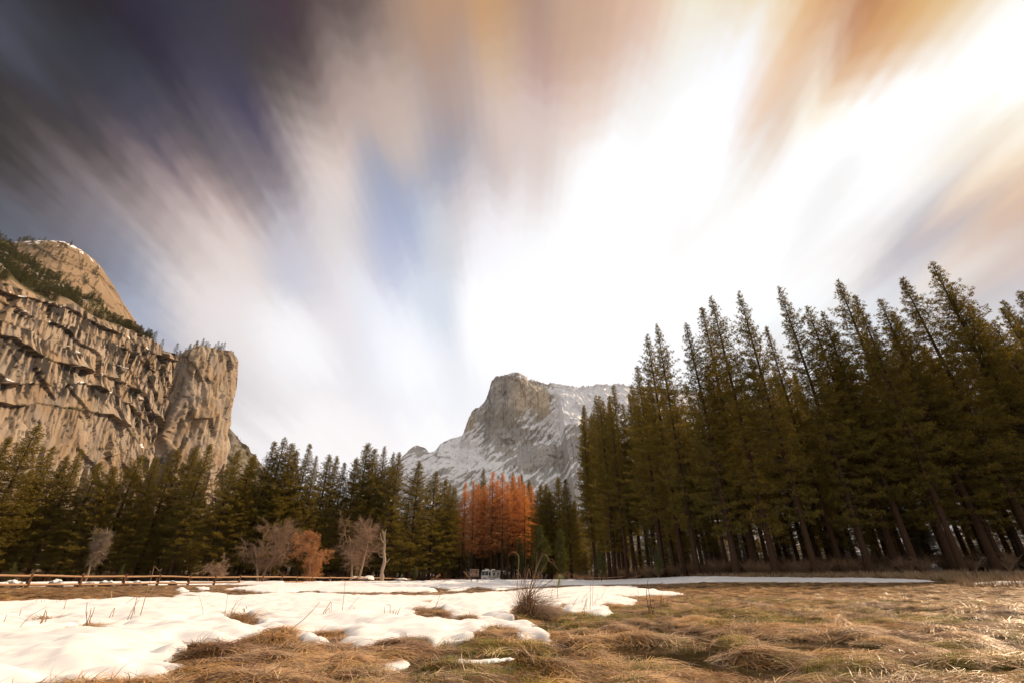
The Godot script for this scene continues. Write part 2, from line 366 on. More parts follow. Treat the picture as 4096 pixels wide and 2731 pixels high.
func column_cliff() -> void:
	# plan of the tower: out of the gully, along the lit face, round the prow and back
	var plan: Array[Vector2] = []
	for a in [[-42.2, 1700], [-40.9, 1560], [-39.7, 1420], [-38.9, 1320], [-38.0, 1286], [-36.8, 1290], [-35.6, 1300], [-34.7, 1318], [-34.0, 1345], [-33.7, 1380], [-33.9, 1480], [-34.6, 1640]]:
		plan.append(Vector2(sin(deg_to_rad(a[0])), -cos(deg_to_rad(a[0]))) * a[1])
	var tops := [Vector2(0, 495), Vector2(0.10, 500), Vector2(0.2, 512), Vector2(0.28, 508), Vector2(0.40, 512), Vector2(0.52, 526), Vector2(0.60, 541), Vector2(0.66, 558), Vector2(0.71, 548), Vector2(0.75, 500), Vector2(0.82, 440), Vector2(1, 300)]
	var curve := Curve2D.new()
	for k in plan.size():
		var tn := (plan[mini(k + 1, plan.size() - 1)] - plan[maxi(k - 1, 0)]) * 0.16
		curve.add_point(plan[k], -tn, tn)
	var length := curve.get_baked_length()
	var big := noise(31, 0.011, 3); var mid := noise(32, 0.03, 4, 0.55); var fine := noise(33, 0.10, 4, 0.6)
	var flute := noise(34, 0.028, 4, 0.55); flute.fractal_type = FastNoiseLite.FRACTAL_RIDGED
	var tone := noise(35, 0.015, 4); var streak := noise(36, 0.13, 3, 0.6)
	var cell := noise(37, 0.026, 2, 0.5, FastNoiseLite.TYPE_CELLULAR); cell.cellular_return_type = FastNoiseLite.RETURN_CELL_VALUE
	var nu := 320; var nv := 300; var nt := 26
	var p := PackedVector3Array(); var c := PackedColorArray(); p.resize(nu * (nv + nt)); c.resize(nu * (nv + nt))
	for i in nu:
		var t := float(i) / (nu - 1)
		var s := t * length
		var q := curve.sample_baked(s); var q2 := curve.sample_baked(minf(s + 4.0, length)); var q1 := curve.sample_baked(maxf(s - 4.0, 0.0))
		var tangent := (q2 - q1).normalized(); var nrm := Vector2(-tangent.y, tangent.x)
		var top := table(tops, t) + 5.0 * mid.get_noise_2d(s, 3.0) + 3.0 * fine.get_noise_2d(s, 9.0)
		for j in nv:
			var f := float(j) / (nv - 1)
			var y := top * f
			var off := 10.0 * big.get_noise_2d(s * 1.3, y * 0.5)
			var fl := flute.get_noise_2d(s * 1.5 + y * 0.10, y * 0.22)
			off += 8.0 * (fl - 0.2) * lerpf(1.0, 0.42, sstep(0.42, 0.62, t))
			off += 8.0 * slab(s + y * 0.08, y, 26.0, 88.0, 7)
			var sid := slab_id
			off += 3.0 * slab(s - y * 0.05, y, 11.0, 30.0, 9) + 1.0 * mid.get_noise_2d(s * 1.3, y * 0.6) + 0.8 * fine.get_noise_2d(s, y * 0.6)
			off -= 14.0 * sstep(0.93, 1.0, f) * sstep(0.93, 1.0, f)
			off += (1.0 - f) * 22.0 + 26.0 * maxf(0.0, 0.30 - f) * 2.0
			var right := Vector2(0.84, -0.54) * (1.0 - f) * 38.0 * sstep(0.3, 0.7, t)
			var b := q + nrm * off + right
			p[j * nu + i] = Vector3(b.x, y - 2.0, b.y)
			var tn := tone.get_noise_2d(s, y * 0.7)
			var rock := ROCK_PALE.lerp(ROCK_TAN, clampf(0.4 + tn * 1.3, 0, 1))
			rock = rock * (1.0 + 0.12 * sid)
			rock = rock.lerp(ROCK_GREY, clampf(tone.get_noise_2d(s + 700.0, y) * 1.4 - 0.1 + 0.35 * (1.0 - sstep(0.4, 0.6, t)), 0, 0.8))
			rock = rock.lerp(STAIN, 0.7 * sstep(0.2, 0.45, streak.get_noise_2d(s, y * 0.06) + 0.16 * sstep(0.8, 1.0, f)))
			if fl < 0.05 and t < 0.55: rock = rock.lerp(STAIN, 0.45)
			if t < 0.42 and mid.get_noise_2d(s * 0.9 + 400.0, y * 0.9) > -0.05: rock = rock.lerp(SCRUB, 0.8)
			c[j * nu + i] = rock
			if t > 0.12 and t < 0.43 and f > 0.3 and flute.get_noise_2d(s * 0.8, y * 0.4) < 0.25: gully_points.append(p[j * nu + i])
		var e: Vector3 = p[(nv - 1) * nu + i]
		var inner := Vector2(-905, -1225)
		for j in nt:
			var f := float(j + 1) / nt
			var b := Vector2(e.x, e.z).lerp(inner, f)
			var qq := Vector3(b.x, e.y + 10.0 * sstep(0, 0.2, f) * (1.0 - f) + 4.0 * mid.get_noise_2d(b.x, b.y), b.y)
			p[(nv + j) * nu + i] = qq
			c[(nv + j) * nu + i] = SCRUB.lerp(ROCK_TAN, 0.4) if fine.get_noise_2d(b.x * 0.5, b.y * 0.5) < 0.2 else SNOW
			if j < 8 and t > 0.12 and t < 0.62: rim_points.append(qq)
	tag(obj("rock_tower", sheet(p, c, nu, nv + nt), M.rock), "", "", "", "structure")

func half_dome() -> void:
	var sky := [Vector2(-1500, 300), Vector2(-1000, 560), Vector2(-770, 727), Vector2(-762, 787), Vector2(-727, 843), Vector2(-683, 863), Vector2(-636, 848), Vector2(-598, 817), Vector2(-562, 817), Vector2(-526, 868), Vector2(-467, 905), Vector2(-365, 931), Vector2(-330, 1048), Vector2(-300, 1137), Vector2(-249, 1148), Vector2(-208, 1181), Vector2(-178, 1273), Vector2(-156, 1355), Vector2(-126, 1378), Vector2(-60, 1390), Vector2(6, 1408), Vector2(50, 1414), Vector2(116, 1396), Vector2(192, 1366), Vector2(268, 1349), Vector2(377, 1337), Vector2(484, 1319), Vector2(660, 1337), Vector2(813, 1337), Vector2(1000, 1325), Vector2(1600, 1250), Vector2(2600, 900), Vector2(3800, 700)]
	var big := noise(41, 0.0035, 3); var mid := noise(42, 0.012, 4, 0.55); var fine := noise(43, 0.05, 4, 0.6)
	var flute := noise(44, 0.02, 4, 0.55); flute.fractal_type = FastNoiseLite.FRACTAL_RIDGED
	var dia := noise(45, 0.018, 5, 0.6); var tone := noise(46, 0.008, 4); var streak := noise(47, 0.055, 3, 0.6)
	# where snow lies: x, y, half-widths, amount
	var drifts := [[-341, 860, 190, 70, 0.9], [-330, 720, 260, 80, 0.75], [110, 1090, 60, 90, 0.75], [40, 1020, 50, 50, 0.5], [420, 1150, 140, 180, 1.0], [560, 1270, 260, 80, 1.2], [760, 1150, 220, 180, 1.1], [300, 930, 120, 170, 0.5], [-60, 560, 240, 110, 0.6], [150, 1385, 170, 22, 1.1], [-700, 700, 100, 90, 0.25], [-270, 1020, 60, 110, 0.12], [1200, 900, 500, 400, 0.8], [2200, 600, 700, 400, 0.8], [-20, 850, 110, 40, 0.5], [480, 800, 120, 160, 0.15], [-560, 640, 160, 90, 0.5], [200, 640, 200, 80, 0.1]]
	var bare := [[60, 1240, 170, 130, 1.3], [-50, 1010, 110, 170, 1.2], [230, 1180, 70, 110, 1.0], [-690, 820, 70, 45, 0.9], [180, 720, 160, 110, 0.7], [430, 800, 130, 130, 0.55], [-300, 1060, 45, 90, 0.5]]
	var nu := 440; var nv := 230; var nt := 14
	var p := PackedVector3Array(); var c := PackedColorArray(); p.resize(nu * (nv + nt)); c.resize(nu * (nv + nt))
	for i in nu:
		var f0 := float(i) / (nu - 1)
		var x := lerpf(-900.0, 1000.0, f0 / 0.86) if f0 < 0.86 else lerpf(1000.0, 3600.0, (f0 - 0.86) / 0.14)
		var top := table(sky, x) + 7.0 * mid.get_noise_2d(x * 1.5, 5.0) + 3.0 * fine.get_noise_2d(x, 7.0)
		for j in nv:
			var t := pow(float(j) / (nv - 1), 0.85)
			var y := top * t
			# distance out of the plane: a sheer face above, aprons and buttresses below
			var out := 0.0
			var foot := lerpf(820.0, 900.0, sstep(-300.0, 300.0, x)) if x < 350.0 else 1250.0
			var under := maxf(0.0, foot - y)
			out += under * (0.9 if x < 350.0 else 0.75)
			if x < -300.0: out += maxf(0.0, top - y) * 0.34 * sstep(-300.0, -420.0, x)
			out += 70.0 * big.get_noise_2d(x, y) * sstep(0.0, 400.0, top - y) + 9.0 * mid.get_noise_2d(x, y * 0.8) + 17.0 * slab(x + y * 0.3, y, 90.0, 150.0, 13) + 6.0 * slab(x + y * 0.3, y, 34.0, 52.0, 15)
			out += 12.0 * flute.get_noise_2d(x * 1.3 + y * 0.35, y * 0.35) + 4.0 * fine.get_noise_2d(x, y)
			out -= 60.0 * sstep(0.88, 1.0, t) * sstep(0.88, 1.0, t) * sstep(60.0, 200.0, absf(x + 40.0))
			# ramps that cross the slabs down to the left
			var ramp := dia.get_noise_2d((x * 0.75 - y * 0.66) * 1.5, (x * 0.66 + y * 0.75) * 0.35)
			out += 14.0 * ramp
			p[j * nu + i] = Vector3(x + out * -0.02, y - 3.0, -3200.0 + out)
			var rock := Color(0.40, 0.392, 0.385).lerp(Color(0.47, 0.445, 0.41), clampf(0.5 + tone.get_noise_2d(x, y) * 1.4, 0, 1))
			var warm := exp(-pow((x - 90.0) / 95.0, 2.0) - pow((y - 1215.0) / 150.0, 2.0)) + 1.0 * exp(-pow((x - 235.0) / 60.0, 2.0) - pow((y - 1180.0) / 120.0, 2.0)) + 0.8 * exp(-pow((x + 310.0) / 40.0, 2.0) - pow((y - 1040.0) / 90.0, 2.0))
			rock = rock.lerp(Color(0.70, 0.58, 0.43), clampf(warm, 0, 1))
			var dk := streak.get_noise_2d(x, y * 0.05)
			rock = rock.lerp(Color(0.24, 0.23, 0.225), clampf(sstep(0.18, 0.45, dk + 0.6 * exp(-pow((x + 48.0) / 24.0, 2.0) - pow((y - 1200.0) / 130.0, 2.0))) * 0.7, 0, 1))
			var sn := -0.08
			for d in drifts: sn += d[4] * exp(-pow((x - d[0]) / d[2], 2.0) - pow((y - d[1]) / d[3], 2.0))
			for d in bare: sn -= d[4] * exp(-pow((x - d[0]) / d[2], 2.0) - pow((y - d[1]) / d[3], 2.0))
			var w := 1.15 * ramp + 0.25 * fine.get_noise_2d((x - y * 0.8) * 0.9, (x + y) * 0.35) + 0.2 * mid.get_noise_2d(x * 2.0, y * 2.0 + 400.0)
			if sn + w > 0.17: rock = SNOW
			c[j * nu + i] = rock
			if y < 430.0: low_points.append(p[j * nu + i])
			if sn > 0.25 and y > 500.0: half_points.append(p[j * nu + i])
		var e: Vector3 = p[(nv - 1) * nu + i]
		for j in nt:
			var b := pow(float(j + 1) / nt, 2.0)
			var rise := 26.0 * sstep(0.0, 0.08, b) * sstep(0.0, 120.0, x) * sstep(420.0, 250.0, x) + 45.0 * sstep(0.0, 0.10, b) * sstep(350.0, 600.0, x) * sstep(1200.0, 900.0, x)
			p[(nv + j) * nu + i] = Vector3(e.x, e.y + (rise - 900.0 * b * b) * 1.0, e.z - 1500.0 * b)
			c[(nv + j) * nu + i] = SNOW if x > 20.0 else Color(0.28, 0.26, 0.245)
	tag(obj("mountain", sheet(p, c, nu, nv + nt, false), M.far_rock), "", "", "", "structure")

func far_hill() -> void:
	# wooded shoulder of the valley seen past the tower
	var n := noise(51, 0.008, 4); var n2 := noise(52, 0.04, 3)
	var nu := 90; var nv := 70
	var p := PackedVector3Array(); var c := PackedColorArray(); p.resize(nu * nv); c.resize(nu * nv)
	var tops := [Vector2(-40, 800), Vector2(-33, 640), Vector2(-31.5, 580), Vector2(-30.3, 545), Vector2(-29.4, 510), Vector2(-28.5, 470), Vector2(-26, 380), Vector2(-22, 240), Vector2(-15, 90), Vector2(-10, 30)]
	for i in nu:
		var az := -40.0 + 30.0 * i / (nu - 1); var a := deg_to_rad(az)
		for j in nv:
			var t := float(j) / (nv - 1)
			var r := lerpf(2000.0, 2420.0, t) + 40.0 * n.get_noise_2d(az * 30.0, t * 300.0) + 12.0 * n2.get_noise_2d(az * 30.0, t * 300.0)
			var y := table(tops, az) * t + 10.0 * n2.get_noise_2d(az * 40.0, t * 200.0) * t
			p[j * nu + i] = Vector3(sin(a) * r, y - 3.0, -cos(a) * r)
			c[j * nu + i] = ROCK_GREY.lerp(SCRUB, sstep(-0.2, 0.2, n2.get_noise_2d(az * 60.0, t * 600.0)))
			if t > 0.2: hill_points.append(p[j * nu + i])
	tag(obj("hill", sheet(p, c, nu, nv), M.rock), "", "", "", "structure")
var hill_points := PackedVector3Array()

func mountains() -> void:
	M.rock = mat(Color.WHITE, 0.95, true); M.rock.metallic_specular = 0.2
	M.far_rock = mat(Color.WHITE, 0.95, true); M.far_rock.metallic_specular = 0.2
	arch_cliff(); north_dome(); column_cliff(); half_dome(); far_hill()

# ---------------------------------------------------------------- meadow
# Outlines of the snow fields: +1 snow or -1 bare ground, then azimuth in degrees and distance in metres of each corner, seen from the tripod.
const SNOW_FIELDS := [
	[1, -47.88, 5.13, -42.36, 5.14, -41.02, 5.16, -40.30, 5.02, -39.31, 5.15, -38.42, 4.94, -37.34, 5.01, -35.60, 4.90, -33.43, 5.04, -31.29, 5.02, -31.16, 5.16, -29.94, 5.35, -31.13, 5.78, -30.72, 6.16, -30.63, 6.59, -30.11, 6.93, -29.32, 7.01, -28.40, 7.02, -27.33, 6.81, -26.21, 7.09, -24.82, 7.30, -24.52, 7.87, -23.56, 7.91, -22.85, 7.69, -22.19, 7.01, -21.06, 6.49, -20.31, 6.22, -19.30, 5.85, -19.24, 6.17, -18.67, 6.33, -17.46, 6.34, -16.71, 6.26, -16.56, 6.03, -15.56, 5.94, -14.20, 6.07, -13.34, 6.28, -12.08, 6.50, -10.55, 6.74, -9.49, 6.58, -8.54, 6.24, -8.46, 6.22, -7.04, 6.41, -5.48, 6.39, -3.92, 6.48, -3.15, 7.37, -2.47, 7.44, -2.03, 8.10, -1.75, 8.57, -1.12, 8.47, -0.32, 8.27, 0.13, 7.75, 0.70, 7.67, -0.04, 7.22, 0.47, 6.95, 1.49, 6.95, 2.51, 7.16, 3.08, 7.23, 3.52, 7.03, 4.08, 6.84, 4.60, 7.17, 3.88, 7.61, 3.20, 7.76, 2.76, 8.68, 3.05, 9.11, 2.08, 9.46, 0.94, 9.98, 0.25, 10.26, 0.02, 11.40, 0.19, 13.83, 0.95, 14.70, 3.27, 15.03, 4.30, 14.15, 4.98, 13.36, 5.77, 11.83, 7.24, 11.49, 7.80, 10.98, 8.93, 11.11, 10.04, 10.82, 11.06, 11.61, 10.55, 13.80, 9.45, 15.21, 10.13, 15.57, 11.03, 15.48, 13.02, 15.40, 13.39, 17.69, 13.52, 19.31, 12.20, 20.53, 11.33, 22.54, 13.01, 23.27, 15.21, 23.65, 17.39, 24.73, 18.44, 26.30, 17.43, 30.56, 14.30, 37.74, 13.10, 46.46, 10.27, 44.80, 7.98, 45.69, 5.07, 41.09, 2.14, 35.84, 0.37, 32.44, -1.85, 27.33, -3.49, 28.49, -4.89, 25.41, -7.30, 22.28, -9.47, 21.07, -10.91, 21.60, -12.92, 21.76, -16.87, 23.91, -21.27, 26.67, -24.23, 25.10, -26.50, 24.24, -28.68, 23.33, -31.48, 22.42, -32.96, 21.52, -34.71, 22.52, -35.70, 23.28, -36.66, 24.59, -37.77, 22.95, -39.38, 21.74, -41.44, 21.46, -42.90, 21.21, -44.29, 20.99, -49.94, 19.30],
	[-1, -10.39, 12.86, -10.18, 13.87, -9.40, 14.12, -7.69, 13.35, -7.11, 12.29, -6.68, 10.60, -6.49, 9.58, -8.62, 9.43, -9.99, 10.08],
	[-1, -6.09, 9.52, -5.71, 10.36, -5.15, 10.67, -4.45, 10.16, -3.93, 9.49],
	[-1, -3.13, 9.64, -1.93, 9.96, -0.67, 10.07, 0.48, 10.22, 0.48, 9.65, -1.36, 9.58],
	[-1, -20.13, 7.14, -20.03, 7.80, -19.63, 8.06, -18.27, 7.79, -17.29, 7.18, -17.38, 6.87, -18.14, 6.61, -19.12, 6.72],
	[-1, -28.50, 10.47, -28.11, 11.73, -27.40, 12.40, -26.62, 12.13, -26.08, 10.57, -25.18, 9.08, -26.07, 9.10, -27.53, 9.70],
	[-1, -29.83, 14.46, -29.55, 15.15, -28.96, 14.93, -28.88, 14.21],
	[-1, -9.65, 16.70, -9.32, 17.08, -8.91, 16.56, -9.24, 15.94],
	[-1, 5.11, 14.16, 5.58, 15.44, 6.16, 15.46, 6.60, 14.31, 5.80, 13.72],
	[-1, -41.62, 11.62, -41.40, 13.20, -41.00, 13.12, -40.67, 11.54],
	[-1, -38.93, 8.83, -38.70, 10.80, -38.21, 10.73, -37.83, 8.88],
	[1, -33.28, 26.60, -32.31, 32.21, -30.69, 33.78, -28.89, 32.55, -28.30, 27.91, -30.79, 24.80],
	[1, -33.08, 41.94, -32.30, 44.70, -31.95, 37.09, -32.52, 33.80],
	[1, -31.51, 48.60, -30.47, 49.44, -30.23, 42.15, -30.94, 39.14],
	[1, -29.27, 40.28, -28.41, 41.40, -26.61, 36.34, -24.30, 33.15, -22.06, 36.22, -20.72, 36.71, -18.19, 31.49, -15.61, 29.59, -11.63, 30.85, -8.91, 31.86, -6.82, 38.06, -9.55, 48.10, -7.80, 34.33, -5.72, 35.87, -3.74, 46.32, -1.86, 37.57, 0.37, 40.96, 2.14, 42.94, 5.66, 59.45, 10.29, 65.54, 13.67, 58.02, 15.87, 56.82, 17.52, 62.04, 16.00, 56.00, 20.00, 57.00, 24.00, 58.00, 28.00, 58.00, 32.00, 57.50, 36.00, 57.00, 38.50, 58.00, 39.50, 60.00, 37.00, 64.00, 34.00, 66.00, 30.00, 69.00, 26.00, 71.00, 22.00, 73.00, 18.00, 78.00, 14.00, 90.00, 10.00, 112.00, 6.00, 135.00, 0.00, 150.00, -6.00, 165.00, -12.00, 140.00, -17.00, 122.00, -22.00, 110.00, -27.00, 100.00, -33.00, 92.00, -40.00, 84.00, -48.00, 78.00, -56.00, 74.00, -56.00, 66.00, -48.00, 66.00, -42.00, 69.00, -36.00, 75.00, -31.00, 80.00, -27.50, 77.00, -26.50, 72.00, -26.00, 62.00, -27.00, 52.00],
	[1, 41.00, 52.00, 46.00, 50.00, 50.00, 51.00, 56.00, 54.00, 56.00, 58.00, 50.00, 56.00, 46.00, 55.00],
	[1, -15.35, 4.96, -14.67, 5.17, -13.98, 5.44, -12.26, 5.61, -11.12, 5.67, -9.80, 5.36, -10.29, 5.22, -12.17, 5.08, -13.63, 4.94],
	[1, -6.35, 5.27, -6.26, 5.56, -5.50, 5.66, -4.07, 5.51, -2.41, 5.61, -1.09, 5.65, -0.20, 5.71, 0.57, 5.65, -1.09, 5.50, -3.07, 5.37, -5.36, 5.23],
	[1, 11.94, 12.58, 12.11, 12.79, 12.22, 12.03, 12.01, 11.34],
	[1, 0.60, 12.91, 0.94, 13.35, 1.17, 11.93, 0.71, 11.93]]

# pools of melt water: azimuth, distance and half widths
const POOLS := [[-3.0, 5.3, 10.0, 0.62], [-12.5, 4.9, 4.0, 0.32], [29.0, 7.4, 6.5, 0.85], [22.0, 5.3, 7.0, 0.5], [9.0, 6.0, 4.5, 0.45], [38.0, 6.1, 5.0, 0.5], [15.0, 9.2, 4.0, 0.65], [36.0, 16.5, 10.0, 1.3], [44.0, 9.5, 4.0, 0.7], [22.0, 11.5, 4.5, 0.85]]
const WATER_LEVEL := -0.020
var g_low := noise(61, 0.09, 2); var g_mid := noise(62, 0.55, 3, 0.5); var g_small := noise(63, 1.9, 2, 0.5); var g_wet := noise(64, 0.22, 2)
var mask_na := 640; var mask_nr := 520
var mask_a0 := -64.0; var mask_da := 0.2
var mask_l0 := log(3.0); var mask_dl := 0.0078
var mask := PackedByteArray()
var edge := PackedFloat32Array()              # metres inside the snow's edge

func bank(d: float, az: float) -> float:
	var w := sstep(8.0, 22.0, az)
	var t := table([Vector2(30, 0), Vector2(45, 0.12), Vector2(60, 0.4), Vector2(75, 0.95), Vector2(90, 1.35), Vector2(140, 1.6)], d)
	return t * w * (1.0 + 0.2 * clampf((az - 30.0) / 15.0, 0, 1)) + 0.30 * sstep(60.0, 105.0, d) * sstep(-11.0, -6.0, az) * (1.0 - w) + 0.1 * sstep(25.0, 50.0, d)

func wetness(x: float, z: float) -> float:
	var d := sqrt(x * x + z * z); var az := rad_to_deg(atan2(x, -z))
	var w := sstep(-22.0, 2.0, az - (d - 5.0) * 2.4) * (1.0 - sstep(14.0, 20.0, d))
	w = maxf(w, 0.8 * exp(-pow((d - 21.0 - 0.05 * (az - 30.0)) / 1.6, 2.0)) * sstep(14.0, 22.0, az))
	return w

func ground_y(x: float, z: float) -> float:
	var d := sqrt(x * x + z * z); var az := rad_to_deg(atan2(x, -z))
	var y := bank(d, az)
	var f := 1.0 - sstep(60.0, 160.0, d)
	var wet := wetness(x, z)
	y += 0.035 * g_low.get_noise_2d(x, z) * f
	var gm := absf(g_mid.get_noise_2d(x * 1.15 + 0.3 * z, z * 2.0))
	y += (0.21 - 0.03 * wet) * (gm - 0.2) * (1.0 - sstep(40.0, 90.0, d)) * (1.0 - 0.6 * sstep(0.1, 0.8, snow_edge(x, z)))
	y += 0.022 * g_small.get_noise_2d(x * 0.7, z * 1.2) * (1.0 - sstep(15.0, 30.0, d))
	y -= wet * (0.014 + 0.17 * maxf(0.0, g_wet.get_noise_2d(x, z * 1.8) + 0.02))
	# the ditch between the two snow fields
	var dc := 33.5 + 0.16 * (az + 20.0) if az < 8.0 else 38.0 + 0.25 * (az - 8.0)
	y -= 0.16 * exp(-pow((d - dc) / 1.9, 2.0)) * sstep(-34.0, -26.0, az) * (1.0 - sstep(20.0, 27.0, az))
	if d < 26.0 and az > -20.0:
		var ragged := 0.55 * g_small.get_noise_2d(x * 0.8, z * 0.8) + 0.35 * g_mid.get_noise_2d(x * 2.0, z * 2.0)
		for q in POOLS:
			var e: float = pow((az - q[0]) / q[2], 2.0) + pow((d - q[1]) / q[3], 2.0) + ragged
			if e < 1.3: y = lerpf(y, -0.065, sstep(1.3, 0.6, e))
	return y

func fill_mask() -> void:
	mask.resize(mask_na * mask_nr); mask.fill(0)
	for field in SNOW_FIELDS:
		var n: int = (field.size() - 1) / 2
		var pa := PackedFloat32Array(); var pl := PackedFloat32Array()
		var lo := 1e9; var hi := -1e9
		for i in n:
			pa.append((field[1 + i * 2] - mask_a0) / mask_da); pl.append((log(field[2 + i * 2]) - mask_l0) / mask_dl)
			lo = minf(lo, pl[i]); hi = maxf(hi, pl[i])
		for j in range(maxi(0, ceili(lo)), mini(mask_nr - 1, floori(hi)) + 1):
			var xs := []
			for i in n:
				var k := (i + 1) % n
				if (pl[i] > j) != (pl[k] > j): xs.append(pa[i] + (j - pl[i]) / (pl[k] - pl[i]) * (pa[k] - pa[i]))
			xs.sort()
			for q in range(0, xs.size() - 1, 2):
				for i in range(maxi(0, ceili(xs[q])), mini(mask_na - 1, floori(xs[q + 1])) + 1):
					mask[j * mask_na + i] = 1 if field[0] > 0 else 0
	# ragged edges: nibble the outline with noise
	var nz := noise(66, 0.9, 3, 0.6)
	edge.resize(mask.size())
	for j in mask_nr:
		for i in mask_na: edge[j * mask_na + i] = 1e3 if mask[j * mask_na + i] else 0.0
	var wx := deg_to_rad(mask_da); var wy := mask_dl; var wd := sqrt(wx * wx + wy * wy)
	for j in range(1, mask_nr - 1):
		for i in range(1, mask_na - 1):
			var o := j * mask_na + i
			if edge[o] > 0.0: edge[o] = minf(edge[o], minf(minf(edge[o - 1] + wx, edge[o - mask_na] + wy), minf(edge[o - mask_na - 1] + wd, edge[o - mask_na + 1] + wd)))
	for j in range(mask_nr - 2, 0, -1):
		for i in range(mask_na - 2, 0, -1):
			var o := j * mask_na + i
			if edge[o] > 0.0: edge[o] = minf(edge[o], minf(minf(edge[o + 1] + wx, edge[o + mask_na] + wy), minf(edge[o + mask_na + 1] + wd, edge[o + mask_na - 1] + wd)))
	for j in mask_nr:
		var r := exp(mask_l0 + j * mask_dl)
		for i in mask_na:
			var o := j * mask_na + i
			if edge[o] > 0.0:
				var a := deg_to_rad(mask_a0 + i * mask_da)
				edge[o] = edge[o] * r - 0.05 * (0.5 + nz.get_noise_2d(sin(a) * r * 2.0, cos(a) * r * 2.0)) * (1.0 + 0.02 * r)
			else: edge[o] = -0.05

func snow_edge(x: float, z: float) -> float:
	var r := sqrt(x * x + z * z)
	var j := int(round((log(maxf(r, 0.1)) - mask_l0) / mask_dl)); var i := int(round((rad_to_deg(atan2(x, -z)) - mask_a0) / mask_da))
	if i < 0 or j < 0 or i >= mask_na or j >= mask_nr: return -0.05
	return edge[j * mask_na + i]

var s_low := noise(67, 0.35, 2); var s_mid := noise(68, 1.6, 3, 0.5); var s_cup := noise(69, 3.2, 2, 0.5)
func snow_top(x: float, z: float, e: float) -> float:
	# height of the snow above the ground where the edge is e metres away
	var d := sqrt(x * x + z * z)
	if e <= 0.0: return -0.06
	var w := 0.12 + 0.006 * d
	var t := clampf(e / w, 0, 1)
	var az := rad_to_deg(atan2(x, -z))
	var thick := 0.075 if d > 5.8 or e > 0.5 or az < -16.0 else 0.022
	var h := thick * sqrt(1.0 - (1.0 - t) * (1.0 - t))
	h += 0.09 * sstep(0.0, 1.3, e) + 0.036 * s_low.get_noise_2d(x, z) * sstep(0.1, 1.2, e) + 0.016 * s_mid.get_noise_2d(x * 0.8, z) * sstep(0.05, 0.5, e) + 0.006 * s_cup.get_noise_2d(x, z) * sstep(0.05, 0.3, e)
	h += 0.10 * maxf(0.0, s_low.get_noise_2d(x * 0.5 + 50.0, z * 0.9)) * sstep(0.4, 2.5, e)
	if az < -24.0 and d > 62.0: h += 0.22 * sstep(0.0, 2.5, e)
	# ploughed berms by the road
	if d > 60.0 and az > -22.0 and az < 8.0: h += (0.10 + 0.22 * maxf(0.0, s_mid.get_noise_2d(x * 0.25, z * 0.25))) * sstep(0.0, 4.0, e)
	return h

func surface_y(x: float, z: float) -> float:
	var e := snow_edge(x, z)
	return ground_y(x, z) + maxf(0.0, snow_top(x, z, e))

